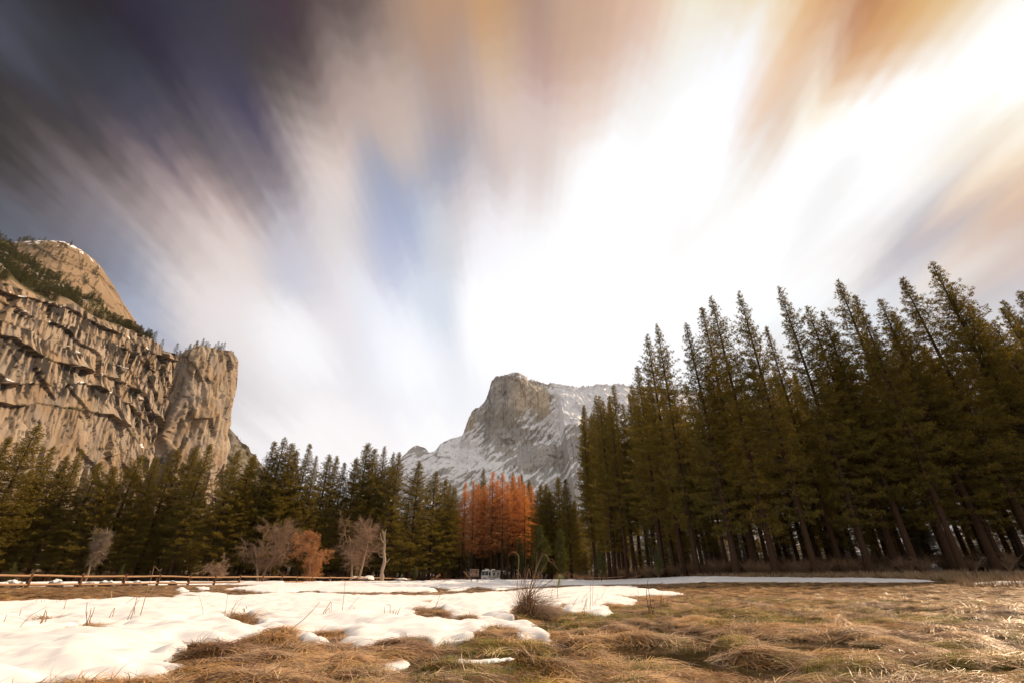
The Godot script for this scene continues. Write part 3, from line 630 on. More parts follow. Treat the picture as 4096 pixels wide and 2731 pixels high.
func meadow() -> void:
	# the ground, one sheet to the horizon
	var az := PackedFloat32Array(); var rr := PackedFloat32Array()
	var a := -180.0
	while a < -64.0: az.append(a); a += 4.0
	a = -64.0
	while a < 64.0: az.append(a); a += 0.36
	a = 64.0
	while a < 180.0: az.append(a); a += 4.0
	az.append(180.0)
	var r := 0.4
	while r < 7000.0:
		rr.append(r); r *= 1.12 if r < 2.5 or r > 150.0 else 1.018
	var nu := az.size(); var nv := rr.size()
	var p := PackedVector3Array(); var c := PackedColorArray(); p.resize(nu * nv); c.resize(nu * nv)
	var tone := noise(71, 0.5, 4, 0.6); var grn := noise(72, 0.13, 3)
	for j in nv:
		for i in nu:
			var x := sin(deg_to_rad(az[i])) * rr[j]; var z := -cos(deg_to_rad(az[i])) * rr[j]
			p[j * nu + i] = Vector3(x, ground_y(x, z) if rr[j] < 200.0 else 1.0 * sstep(8, 22, az[i]) * 1.6 + 0.1, z)
			var cc := Color(0.075, 0.047, 0.025).lerp(Color(0.15, 0.095, 0.048), clampf(0.5 + tone.get_noise_2d(x, z) * 1.3, 0, 1))
			var gw := wetness(x, z)
			cc = cc.lerp(Color(0.10, 0.10, 0.03), clampf((grn.get_noise_2d(x, z * 2.0) + 0.1) * 1.6, 0, 0.75) * (0.25 + 0.75 * gw) * (1.0 - sstep(35.0, 60.0, rr[j])))
			if rr[j] > 70.0 and az[i] > 10.0 or rr[j] > 95.0: cc = Color(0.13, 0.085, 0.055).lerp(Color(0.22, 0.15, 0.10), clampf(0.5 + tone.get_noise_2d(x * 0.4, z * 0.4), 0, 1))
			c[j * nu + i] = cc
	var gm := mat(Color.WHITE, 0.95, true)
	gm.albedo_texture = noise_texture(73, 0.03, Color(0.55, 0.55, 0.55), Color(1, 1, 1), 512); gm.uv1_triplanar = true; gm.uv1_world_triplanar = true; gm.uv1_scale = Vector3(1.3, 1.3, 1.3)
	gm.metallic_specular = 0.25
	tag(obj("ground", sheet(p, c, nu, nv, true), gm), "", "", "", "structure")
	# snow
	nu = mask_na; nv = mask_nr
	p = PackedVector3Array(); p.resize(nu * nv)
	var keep := PackedByteArray(); keep.resize(nu * nv)
	for j in nv:
		var q := exp(mask_l0 + j * mask_dl)
		for i in nu:
			var o := j * nu + i
			if i < nu - 1 and j < nv - 1 and (mask[o] or mask[o + 1] or mask[o + nu] or mask[o + nu + 1]): keep[o] = 1
			elif not mask[o] and not (i > 0 and j > 0 and (mask[o - 1] or mask[o - nu] or mask[o - nu - 1])): 
				p[o] = Vector3(0, -1, -q); continue
			var ang := deg_to_rad(mask_a0 + i * mask_da)
			var x := sin(ang) * q; var z := -cos(ang) * q
			var sy := ground_y(x, z) + snow_top(x, z, edge[o])
			if q < 6.5 and edge[o] > 0.0 and ang > -0.28: sy = maxf(sy, WATER_LEVEL + 0.022 * sstep(0.0, 0.06, edge[o]) - 0.004)   # floating ice
			p[o] = Vector3(x, sy, z)
	var sm := mat(Color(0.74, 0.735, 0.74), 0.7); sm.metallic_specular = 0.35
	sm.normal_enabled = true; sm.normal_texture = bumps(74, 0.05, 3.0); sm.normal_scale = 0.35
	sm.uv1_triplanar = true; sm.uv1_world_triplanar = true; sm.uv1_scale = Vector3(2.2, 2.2, 2.2)
	M.snow = sm
	tag(obj("snow", sheet(p, PackedColorArray(), nu, nv, true, keep), sm), "", "", "", "structure")
	# melt water standing in the hollows
	var wm := StandardMaterial3D.new(); wm.albedo_color = Color(0.035, 0.026, 0.013).linear_to_srgb(); wm.roughness = 0.04; wm.metallic_specular = 0.5
	wm.normal_enabled = true; wm.normal_texture = bumps(75, 0.02, 2.0); wm.normal_scale = 0.06
	wm.uv1_triplanar = true; wm.uv1_world_triplanar = true; wm.uv1_scale = Vector3(0.8, 0.8, 0.8)
	p = PackedVector3Array()
	for j in 24:
		for i in 60:
			var ang := deg_to_rad(-66.0 + 132.0 * i / 59.0); var q := 1.5 * pow(50.0 / 1.5, j / 23.0)
			p.append(Vector3(sin(ang) * q, WATER_LEVEL, -cos(ang) * q))
	tag(obj("water", sheet(p, PackedColorArray(), 60, 24, true), wm), "", "", "", "structure")

# ---------------------------------------------------------------- grass
func blade(v: PackedVector3Array, c: PackedColorArray, at: Vector3, dir: Vector3, up: Vector3, length: float, arch: float, width: float, sway: float, cc: Color, steps := 4) -> void:
	var side := dir.cross(up).normalized()
	var l := PackedVector3Array(); var r := PackedVector3Array()
	for k in steps + 1:
		var t := float(k) / steps
		var q := at + dir * length * t + up * arch * sin(t * PI * 0.92) + side * sway * t * t
		var w := width * (1.0 - 0.75 * t)
		l.append(q - side * w + up * w * 0.35); r.append(q + side * w)
	for k in steps:
		v.append_array([l[k], r[k], r[k + 1], l[k], r[k + 1], l[k + 1]])
		for m in 6: c.append(cc)

func mat_clump(s: int, n: int, wide: float) -> ArrayMesh:
	rng.seed = s
	var v := PackedVector3Array(); var c := PackedColorArray()
	for i in n:
		var a := rng.randfn(0.0, 0.42)
		var at := Vector3(rng.randf_range(-0.20, 0.06), rng.randf_range(-0.004, 0.015), rng.randf_range(-0.09, 0.09))
		var f := rng.randf_range(0.65, 1.3)
		blade(v, c, at, Vector3(cos(a), rng.randf_range(-0.06, 0.06), sin(a)).normalized(), Vector3.UP, rng.randf_range(0.10, 0.34), rng.randf_range(0.002, 0.034), wide * rng.randf_range(0.7, 1.4), rng.randf_range(-0.07, 0.07), Color(f, f * rng.randf_range(0.92, 1.05), f * rng.randf_range(0.8, 1.05)))
	return arrays(v, c)

func tuft_clump(s: int, n: int, tall: float, wide: float, lean: float) -> ArrayMesh:
	rng.seed = s
	var v := PackedVector3Array(); var c := PackedColorArray()
	for i in n:
		var a := rng.randf() * TAU
		var d := Vector3(cos(a) * lean, 1.0, sin(a) * lean).normalized()
		var f := rng.randf_range(0.7, 1.25)
		blade(v, c, Vector3(rng.randf_range(-0.06, 0.06), -0.01, rng.randf_range(-0.06, 0.06)), d, Vector3(cos(a), 0, sin(a)), tall * rng.randf_range(0.5, 1.1), tall * lean * rng.randf_range(0.0, 0.4), wide * rng.randf_range(0.7, 1.3), 0.0, Color(f, f, f * 0.9), 3)
	return arrays(v, c)

func scatter(called: String, mesh: Mesh, m: Material, places: Array, tints: PackedColorArray, parent: Node = null) -> MultiMeshInstance3D:
	var mm := MultiMesh.new(); mm.transform_format = MultiMesh.TRANSFORM_3D; mm.use_colors = tints.size() > 0; mm.mesh = mesh; mm.instance_count = places.size()
	for i in places.size():
		mm.set_instance_transform(i, places[i])
		if tints.size(): mm.set_instance_color(i, tints[i])
	var o := MultiMeshInstance3D.new(); o.multimesh = mm; o.material_override = m
	if parent: o.name = called; parent.add_child(o, true)
	else: o.name = numbered(called); add_child(o, true)
	tag(o, "", "", "", "stuff")
	return o

func grass() -> void:
	var gm := mat(Color.WHITE, 0.42, true); gm.metallic_specular = 0.5; gm.backlight_enabled = true; gm.backlight = Color(0.25, 0.22, 0.15)
	M.grass = gm
	var flow := noise(81, 0.34, 3, 0.5); var patch := noise(82, 0.5, 3, 0.55); var grn := noise(83, 0.28, 3, 0.55)
	var dry := [[], [], [], []]; var dc := [PackedColorArray(), PackedColorArray(), PackedColorArray(), PackedColorArray()]
	var fresh := [[], []]; var fc := [PackedColorArray(), PackedColorArray()]
	rng.seed = 7
	for i in 260000:
		var r := exp(rng.randf_range(log(2.0), log(75.0)))
		var az := rng.randf_range(-58.0, 58.0)
		var x := sin(deg_to_rad(az)) * r; var z := -cos(deg_to_rad(az)) * r
		var e := snow_edge(x, z)
		if e > 0.02: continue
		if r > 58.0 and az > 8.0 and rng.randf() < 0.5: continue
		var y := ground_y(x, z)
		var wet := wetness(x, z)
		if y < WATER_LEVEL - 0.012 and rng.randf() < 0.985: continue
		if y < WATER_LEVEL + 0.012 and rng.randf() < 0.55: continue
		var h := 0.06
		var up := (Vector3.UP + Vector3(ground_y(x - h, z) - ground_y(x + h, z), 2 * h, ground_y(x, z - h) - ground_y(x, z + h)).normalized() * 0.9).normalized()
		var fa := 0.25 + 1.5 * flow.get_noise_2d(x, z * 1.3) + rng.randfn(0, 0.36)
		if rng.randf() < 0.3: fa += PI
		var f := Vector3(cos(fa), 0, sin(fa)); f = (f - up * f.dot(up)).normalized()
		var sc := rng.randf_range(0.75, 1.25) * (1.0 + 0.014 * r)
		var basis := Basis(f, up, f.cross(up)).scaled(Vector3(sc, sc * (1.0 if r < 25 else 0.5), sc))
		var green: bool = grn.get_noise_2d(x * 0.8, z * 1.6) * 2.2 + 0.72 * wet + rng.randf_range(-0.3, 0.3) > 0.66 and wet > rng.randf_range(0.05, 0.35)
		if green and r < 30.0:
			var k := rng.randi() % 2
			fresh[k].append(Transform3D(Basis(Vector3.UP, rng.randf() * TAU).scaled(Vector3.ONE * rng.randf_range(0.6, 1.15) * (1.0 + 0.02 * r)), Vector3(x, y, z)))
			fc[k].append(Color(0.28, 0.32, 0.028).lerp(Color(0.46, 0.43, 0.06), rng.randf()))
			if rng.randf() < 0.45: continue
		var t := clampf(0.5 + patch.get_noise_2d(x, z * 1.5) * 1.3 + rng.randf_range(-0.42, 0.42), 0, 1)
		var cc := Color(0.24, 0.115, 0.033).lerp(Color(0.68, 0.40, 0.145), t)
		if rng.randf() < 0.35: basis = basis.rotated(up, rng.randf() * TAU)
		if rng.randf() < 0.16: cc = Color(0.13, 0.07, 0.03)
		elif rng.randf() < 0.12: cc = Color(0.74, 0.54, 0.31)
		if az < -20.0: cc = cc * 0.9
		var k := rng.randi() % 4
		dry[k].append(Transform3D(basis, Vector3(x, y + rng.randf_range(-0.005, 0.02), z))); dc[k].append(cc)
	var root := Node3D.new(); root.name = "dry_grass"; add_child(root, true); tag(root, "", "", "", "stuff")
	for k in 4: scatter("flattened_blades", mat_clump(100 + k, 15, 0.0023), gm, dry[k], dc[k], root)
	for k in 2: scatter("green_blades", tuft_clump(200 + k, 18, 0.085, 0.0022, 0.6), gm, fresh[k], fc[k], root)
	# standing dead grass along the right bank
	var tall := []; var tc := PackedColorArray()
	for i in 2600:
		var az := rng.randf_range(12.0, 58.0); var r := rng.randf_range(60.0, 78.0) if az < 41.0 else rng.randf_range(44.0, 78.0)
		var x := sin(deg_to_rad(az)) * r; var z := -cos(deg_to_rad(az)) * r
		if snow_edge(x, z) > 0.02: continue
		if az < 36.0 and r < 70.0 and rng.randf() < 0.5: continue
		tall.append(Transform3D(Basis(Vector3.UP, rng.randf() * TAU).scaled(Vector3.ONE * rng.randf_range(0.6, 1.5)), Vector3(x, ground_y(x, z), z)))
		tc.append(Color(0.26, 0.155, 0.075).lerp(Color(0.44, 0.31, 0.18), rng.randf()))
	scatter("standing_blades", tuft_clump(300, 16, 0.55, 0.010, 0.55), gm, tall, tc, root)

# ---------------------------------------------------------------- trees
# Where the pines of the front rows stand (x, z) and how tall they are.
const PINES_RIGHT := [Vector3(23.3, -142.5, 47.8), Vector3(23.8, -117.7, 44.9), Vector3(24.7, -108.8, 41.4), Vector3(27.3, -91.1, 41.2), Vector3(28.9, -85.6, 45.8), Vector3(28.3, -77.3, 43.8), Vector3(31.3, -71.0, 40.4), Vector3(36.0, -74.3, 45.5), Vector3(35.7, -68.9, 44.6), Vector3(39.6, -66.4, 44.1), Vector3(45.9, -71.1, 39.6), Vector3(47.2, -67.0, 45.3), Vector3(52.6, -69.2, 42.4), Vector3(53.2, -66.8, 39.8), Vector3(58.6, -67.2, 46.5), Vector3(57.2, -64.1, 41.3), Vector3(63.4, -66.4, 41.8), Vector3(65.7, -67.5, 39.9), Vector3(68.1, -65.0, 45.4), Vector3(74.8, -65.6, 49.1), Vector3(75.3, -65.3, 42.9), Vector3(80.1, -65.8, 37.2), Vector3(89.2, -71.0, 42.8), Vector3(91.2, -71.2, 39.4), Vector3(90.6, -68.2, 39.8)]
const PINES_LEFT := [Vector3(-110.5, -94.3, 28.2), Vector3(-114.7, -102.2, 29.4), Vector3(-109.4, -102.2, 32.4), Vector3(-108.2, -107.0, 28.5), Vector3(-107.3, -110.2, 27.4), Vector3(-104.8, -110.3, 28.6), Vector3(-102.8, -115.0, 26.9), Vector3(-97.3, -112.8, 25.3), Vector3(-96.5, -118.8, 29.5), Vector3(-91.5, -118.1, 28.5), Vector3(-91.6, -124.3, 32.5), Vector3(-88.2, -126.0, 33.9), Vector3(-81.4, -121.5, 33.1), Vector3(-75.9, -126.1, 32.6), Vector3(-73.1, -129.0, 31.5)]
const PINES_MIDDLE := [Vector3(-76.6, -135.6, 33.8), Vector3(-70.6, -133.2, 36.9), Vector3(-69.3, -136.3, 39.1), Vector3(-65.8, -134.6, 36.8), Vector3(-65.1, -137.3, 35.1), Vector3(-62.2, -138.0, 37.5), Vector3(-59.6, -139.4, 34.2), Vector3(-57.7, -143.6, 35.6), Vector3(-55.7, -144.9, 35.5), Vector3(-54.5, -149.4, 34.4), Vector3(-50.7, -149.2, 35.6), Vector3(-48.6, -153.2, 41.8), Vector3(-46.4, -153.6, 39.8), Vector3(-44.1, -156.4, 41.6), Vector3(-40.4, -155.7, 39.3), Vector3(-37.8, -152.7, 38.6)]
const PINES_LONE := [Vector3(-32.3, -158.7, 37.0), Vector3(-27.1, -165.5, 34.9), Vector3(-23.8, -168.9, 32.9), Vector3(-21.1, -169.1, 30.0)]
const PINES_DEAD := [Vector3(-17.8, -179.2, 33.4), Vector3(-14.3, -175.7, 33.1), Vector3(-13.1, -182.7, 33.5), Vector3(-10.5, -181.3, 32.7), Vector3(-7.5, -179.7, 37.5), Vector3(-3.6, -179.2, 36.8), Vector3(0.3, -188.5, 37.6), Vector3(2.7, -189.9, 37.9), Vector3(4.7, -180.8, 33.4), Vector3(7.5, -187.9, 33.8), Vector3(-5.6, -181.8, 34.9), Vector3(-1.6, -180.9, 33.4)]
const PINES_BACK := [Vector3(-11.7, -193.1, 41.7), Vector3(0.3, -200.6, 41.5), Vector3(4.1, -201.2, 40.8), Vector3(7.0, -196.1, 37.6), Vector3(-22.8, -189.8, 33.3), Vector3(-24.6, -185.2, 34.2)]
const PINES_GAP := [Vector3(10.8, -176.4, 32.1), Vector3(12.5, -173.2, 31.7), Vector3(16.9, -173.6, 34.4), Vector3(19.3, -167.2, 32.2), Vector3(13.8, -174.5, 29.4)]

func tube(v: PackedVector3Array, n: PackedVector3Array, pts: PackedVector3Array, rad: PackedFloat32Array, sides: int) -> void:
	var rings: Array[PackedVector3Array] = []; var norms: Array[PackedVector3Array] = []
	for k in pts.size():
		var d := (pts[mini(k + 1, pts.size() - 1)] - pts[maxi(k - 1, 0)]).normalized()
		var a := d.cross(Vector3.RIGHT if absf(d.x) < 0.8 else Vector3.UP).normalized(); var b := d.cross(a)
		var ring := PackedVector3Array(); var nn := PackedVector3Array()
		for s in sides:
			var q := a * cos(TAU * s / sides) + b * sin(TAU * s / sides)
			ring.append(pts[k] + q * rad[k]); nn.append(q)
		rings.append(ring); norms.append(nn)
	for k in pts.size() - 1:
		for s in sides:
			var t := (s + 1) % sides
			v.append_array([rings[k][s], rings[k + 1][t], rings[k][t], rings[k][s], rings[k + 1][s], rings[k + 1][t]])
			n.append_array([norms[k][s], norms[k + 1][t], norms[k][t], norms[k][s], norms[k + 1][s], norms[k + 1][t]])

func needle_tuft(v: PackedVector3Array, c: PackedColorArray, at: Vector3, out: Vector3, size: float, n: int, cc: Color) -> void:
	for i in n:
		var d := (out * 0.75 + Vector3(rng.randf_range(-1, 1), rng.randf_range(-0.75, 1), rng.randf_range(-1, 1))).normalized()
		var side := d.cross(Vector3(rng.randf_range(-1, 1), rng.randf_range(-1, 1), rng.randf_range(-1, 1))).normalized()
		var l := size * rng.randf_range(0.7, 1.2); var w := size * 0.24
		var q := at + side * w * rng.randf_range(-0.5, 0.5)
		v.append_array([q - side * w * 0.5, q + d * l * 0.55 + side * w * 0.55, q + d * l])
		var f := rng.randf_range(0.75, 1.25)
		var k := Color(cc.r * f, cc.g * f, cc.b * f)
		c.append(k); c.append(k); c.append(k)

# A ponderosa of height h whose crown starts at height base and is about wide metres in radius.
func pine_parts(s: int, h: float, base: float, wide: float, girth: float, step: float, needle: Color, young := false) -> Dictionary:
	rng.seed = s
	var tv := PackedVector3Array(); var tn := PackedVector3Array()
	var bv := PackedVector3Array(); var bn := PackedVector3Array()
	var v := PackedVector3Array(); var c := PackedColorArray()
	var bend := Vector3(rng.randf_range(-1, 1), 0, rng.randf_range(-1, 1)) * h * 0.006
	var pts := PackedVector3Array(); var rad := PackedFloat32Array()
	for k in 13:
		var t := k / 12.0
		pts.append(Vector3(bend.x * sin(t * 4.0 + s), h * t - 0.6 * (1.0 if k == 0 else 0.0), bend.z * sin(t * 3.0 + s)))
		rad.append(girth * (pow(1.0 - t, 0.8) * 0.92 + 0.02 + (0.28 * exp(-t * 40.0))))
	tube(tv, tn, pts, rad, 9)
	var ang := rng.randf() * TAU
	var y := base
	var lop := rng.randf() * TAU
	while y < h - 0.3:
		var f := (y - base) / (h - base)
		ang += 2.4 + rng.randf_range(-0.5, 0.5)
		var prof := pow(1.0 - f, 0.82) * minf(1.0, 0.50 + f * 2.6) + 0.022
		var l := wide * prof * rng.randf_range(0.62, 1.18) * (1.0 + 0.16 * cos(ang - lop))
		y += (0.13 if not young else 0.075) * rng.randf_range(0.5, 1.5) * (h / 40.0 if not young else 1.0) * (1.0 - 0.35 * f)
		if f < 0.25 and rng.randf() < 0.3 or f > 0.5 and rng.randf() < 0.08: continue
		if f > 0.5: l *= rng.randf_range(0.75, 1.4)
		var lift := lerpf(-0.25, 0.60, pow(f, 1.4)) + rng.randf_range(-0.22, 0.22)
		if young: lift = lerpf(0.25, 0.9, f)
		var dir := Vector3(cos(ang), lift, sin(ang)).normalized()
		var t0 := pts[mini(int(y / h * 12.0), 12)]
		var at := Vector3(t0.x, y, t0.z)
		var curl := Vector3.UP * l * 0.18
		var e := at + dir * l + curl
		var m := at + dir * l * 0.55 + curl * 0.2
		tube(bv, bn, PackedVector3Array([at, m, e]), PackedFloat32Array([0.025 + 0.012 * l, 0.016 + 0.005 * l, 0.010]), 3)
		var r := l * (0.26 if l > 0.8 else 0.1)
		var side := dir.cross(Vector3.UP).normalized()
		while r < l + 0.05:
			var t := r / l
			var q := at.lerp(m, t / 0.55) if t < 0.55 else m.lerp(e, (t - 0.55) / 0.45)
			var reach := minf(0.9, 0.42 * (l - r) + 0.18)
			for w in (4 if l > 1.2 and f < 0.65 else 3 if f < 0.82 else 2):
				var o := side * rng.randf_range(-1, 1) * reach + Vector3(0, rng.randf_range(-0.2, 0.25), 0)
				var tw := needle.lerp(Color(needle.r * 1.6, needle.g * 1.4, needle.b * 1.15), rng.randf() * 0.7)
				needle_tuft(v, c, q + o, (dir + Vector3.UP * 0.5 + o * 0.6).normalized(), rng.randf_range(0.28, 0.46) * (0.62 if young else 1.0), 6, tw)
			r += step
	needle_tuft(v, c, Vector3(pts[12].x, h - 0.1, pts[12].z), Vector3.UP, 0.5, 9, needle)
	# bare dead limbs below the crown
	if not young:
		var yy := h * 0.10
		while yy < base + 3.0:
			var a := rng.randf() * TAU; var l := rng.randf_range(0.5, 2.4)
			var d := Vector3(cos(a), rng.randf_range(-0.4, 0.05), sin(a)).normalized()
			var at := Vector3(0, yy, 0)
			tube(bv, bn, PackedVector3Array([at, at + d * l * 0.5, at + d * l + Vector3.DOWN * 0.25 * l]), PackedFloat32Array([0.05, 0.03, 0.01]), 3)
			yy += rng.randf_range(0.3, 1.2)
	return {"trunk": arrays(tv, PackedColorArray(), tn), "branches": arrays(bv, PackedColorArray(), bn), "crown": arrays(v, c), "h": h}

func pine(parts: Dictionary, called: String, label: String, at: Vector3, h: float, turn: float, crown: Material, group: String, fat := 1.0) -> Node3D:
	var o := thing(called, label, "tree", at, turn, group)
	var k: float = h / parts.h
	o.scale = Vector3(k * fat, k, k * fat)
	obj("trunk", parts.trunk, M.bark, o); obj("branches", parts.branches, M.twig, o); obj("crown", parts.crown, crown, o)
	return o

const ORDINAL := ["first", "second", "third", "fourth", "fifth", "sixth", "seventh", "eighth", "ninth", "tenth", "eleventh", "twelfth", "thirteenth", "fourteenth", "fifteenth", "sixteenth", "seventeenth", "eighteenth", "nineteenth", "twentieth", "twenty-first", "twenty-second", "twenty-third", "twenty-fourth", "twenty-fifth", "twenty-sixth", "twenty-seventh", "twenty-eighth"]

func row(spots: Array, kinds: Array, crown: Material, called: String, label: String, group: String, fat := 1.0) -> void:
	var order := spots.duplicate(); order.sort_custom(func(a, b): return atan2(a.x, -a.y) < atan2(b.x, -b.y))
	for i in order.size():
		var q: Vector3 = order[i]
		pine(kinds[rng.randi() % kinds.size()], called, label % ORDINAL[i], Vector3(q.x, ground_y(q.x, q.y) - 0.1, q.y), q.z, rng.randf() * TAU, crown, group, fat * rng.randf_range(0.78, 1.2))

func forest() -> void:
	M.bark = mat(Color.WHITE, 0.95)
	M.bark.albedo_texture = noise_texture(91, 0.05, Color(0.15, 0.11, 0.085), Color(0.41, 0.30, 0.22), 256); M.bark.uv1_triplanar = true; M.bark.uv1_scale = Vector3(1.6, 0.35, 1.6)
	M.twig = mat(Color(0.12, 0.085, 0.06), 0.95)
	M.needles = mat(Color.WHITE, 0.6, true); M.needles.metallic_specular = 0.3; M.needles.backlight_enabled = true; M.needles.backlight = Color(0.85, 0.80, 0.45)
	var green := Color(0.170, 0.142, 0.031)
	var kinds := []
	for k in 6: kinds.append(pine_parts(400 + k, 40.0, [6.0, 8.5, 5.0, 7.0, 10.0, 5.5][k], [5.3, 4.7, 5.9, 5.1, 4.5, 5.5][k], 0.46, 0.36, green))
	var low := []                                   # crowns that reach nearly to the ground
	for k in 3: low.append(pine_parts(420 + k, 34.0, [2.5, 4.0, 3.0][k], [6.3, 5.6, 5.2][k], 0.38, 0.36, green))
	var dead := []
	for k in 3: dead.append(pine_parts(440 + k, 35.0, [9.0, 13.0, 8.0][k], [5.2, 4.8, 5.6][k], 0.38, 0.42, Color(0.60, 0.315, 0.15)))
	var young := []
	for k in 3: young.append(pine_parts(450 + k, 7.0, 0.8, [2.1, 1.7, 1.9][k], 0.10, 0.20, Color(0.085, 0.10, 0.035), true))
	rng.seed = 21
	row(PINES_RIGHT, kinds, M.needles, "pine_tree", "tall dark backlit pine, %s from the left in the right grove's front row", "pines of the right grove's front row", 1.0)
	row(PINES_LEFT, low, M.needles, "pine_tree", "green pine below the tan cliffs, %s from the left in that row", "pines below the cliffs", 1.35)
	row(PINES_MIDDLE, low + kinds.slice(0, 3), M.needles, "pine_tree", "sunlit green pine behind the bare oaks, %s from the left", "pines behind the bare oaks", 1.3)
	row(PINES_LONE, low.slice(0, 2) + kinds.slice(2, 3), M.needles, "pine_tree", "olive pine between the snag and rust-red pines, %s from the left", "pines between the snag and the dead pines", 1.3)
	row(PINES_DEAD, dead, M.needles, "dead_pine", "rust-red dead pine in the middle clump, %s from the left", "dead rust-red pines", 1.12)
	row(PINES_BACK, kinds, M.needles, "pine_tree", "green pine top rising behind the rust-red pines, %s from the left", "green pines behind the dead pines", 1.25)
	row(PINES_GAP, low, M.needles, "pine_tree", "yellow-green pine right of the rust-red clump, %s from the left", "pines right of the dead pines", 1.3)
	# deeper rows, seen only as trunks and dark foliage between the front trees
	rng.seed = 33
	for i in 78:
		var az := 9.0 + 49.0 * (i + rng.randf()) / 78.0
		var front := table([Vector2(8, 165), Vector2(11, 122), Vector2(16, 96), Vector2(20, 86), Vector2(25, 80), Vector2(35, 82), Vector2(45, 92), Vector2(52, 112)], az)
		var d := front + rng.randf_range(5.0, 46.0)
		var x := sin(deg_to_rad(az)) * d; var z := -cos(deg_to_rad(az)) * d
		pine(kinds[rng.randi() % 6], "pine_tree", "pine deep in the right grove behind its front row", Vector3(x, ground_y(x, z) - 0.1, z), d * rng.randf_range(0.30, 0.40), rng.randf() * TAU, M.needles, "pines deep in the right grove")
	for i in 120:
		var az := -54.0 + 63.0 * (i + rng.randf()) / 120.0
		var d := table([Vector2(-54, 158), Vector2(-25, 160), Vector2(-15, 166), Vector2(-8, 182), Vector2(0, 194), Vector2(10, 185)], az) + rng.randf_range(4.0, 48.0)
		var x := sin(deg_to_rad(az)) * d; var z := -cos(deg_to_rad(az)) * d
		var top := table([Vector2(-54, 22), Vector2(-40, 21), Vector2(-30, 26), Vector2(-20, 28), Vector2(-13, 26), Vector2(-8, 28), Vector2(0, 28), Vector2(10, 29)], az)
		pine((low + kinds)[rng.randi() % 9], "pine_tree", "pine in the back rows of the wood beyond the fence", Vector3(x, ground_y(x, z) - 0.1, z), top * rng.randf_range(0.82, 1.12), rng.randf() * TAU, M.needles, "pines in the back rows of the far wood", 1.35)
	# low undergrowth pines in the shade of both woods
	rng.seed = 37
	for i in 90:
		var az := -52.0 + 110.0 * (i + rng.randf()) / 90.0
		var front := table([Vector2(-54, 152), Vector2(-25, 154), Vector2(-8, 178), Vector2(5, 186), Vector2(8, 165), Vector2(11, 126), Vector2(16, 102), Vector2(25, 90), Vector2(35, 90), Vector2(45, 104), Vector2(52, 120)], az)
		var d := front + rng.randf_range(8.0, 55.0)
		var x := sin(deg_to_rad(az)) * d; var z := -cos(deg_to_rad(az)) * d
		pine(low[rng.randi() % 3], "undergrowth_pine", "low pine filling the shade between the wood's trunks", Vector3(x, ground_y(x, z) - 0.1, z), d * rng.randf_range(0.05, 0.10), rng.randf() * TAU, M.needles, "undergrowth pines", 2.2)
	# young pines at the wood's edge: azimuth, distance, height
	for q in [[9.9, 86.0, 4.9, "bushy young pine standing alone before the dark grove"], [16.2, 76.0, 4.2, "low broad young pine under the dark grove's edge"], [3.3, 150.0, 15.0, "dark young pine at the wood's edge behind the dry reed clump"], [5.6, 146.0, 13.5, "dark young pine between the reed clump and the lone bushy pine"], [0.9, 158.0, 12.0, "dark young pine just right of the motorhome"], [-10.8, 150.0, 4.2, "small yellow-green young pine among trunks left of the sign"], [-17.0, 142.0, 4.0, "small young pine between the second bare oak's trunks"], [-37.5, 118.0, 3.2, "small young pine behind the left end of the fence"], [-44.5, 105.0, 3.0, "leftmost small young pine behind the rail fence"]]:
		var x: float = sin(deg_to_rad(q[0])) * q[1]; var z: float = -cos(deg_to_rad(q[0])) * q[1]
		pine(young[rng.randi() % 3], "young_pine", q[3], Vector3(x, surface_y(x, z) - 0.05, z), q[2], rng.randf() * TAU, M.needles, "", 0.9)

# ---------------------------------------------------------------- trees without needles
func bough(v: PackedVector3Array, n: PackedVector3Array, a: Vector3, b: Vector3, r0: float, r1: float, crook: float, sides: int, steps := 4) -> PackedVector3Array:
	var pts := PackedVector3Array(); var rad := PackedFloat32Array(); var l := a.distance_to(b)
	for k in steps + 1:
		var t := float(k) / steps
		pts.append(a.lerp(b, t) + (Vector3(rng.randf_range(-1, 1), rng.randf_range(-1, 1), rng.randf_range(-1, 1)) * crook * l if k > 0 and k < steps else Vector3.ZERO) + Vector3.UP * sin(t * PI) * l * 0.06)
		rad.append(lerpf(r0, r1, t))
	tube(v, n, pts, rad, sides)
	return pts

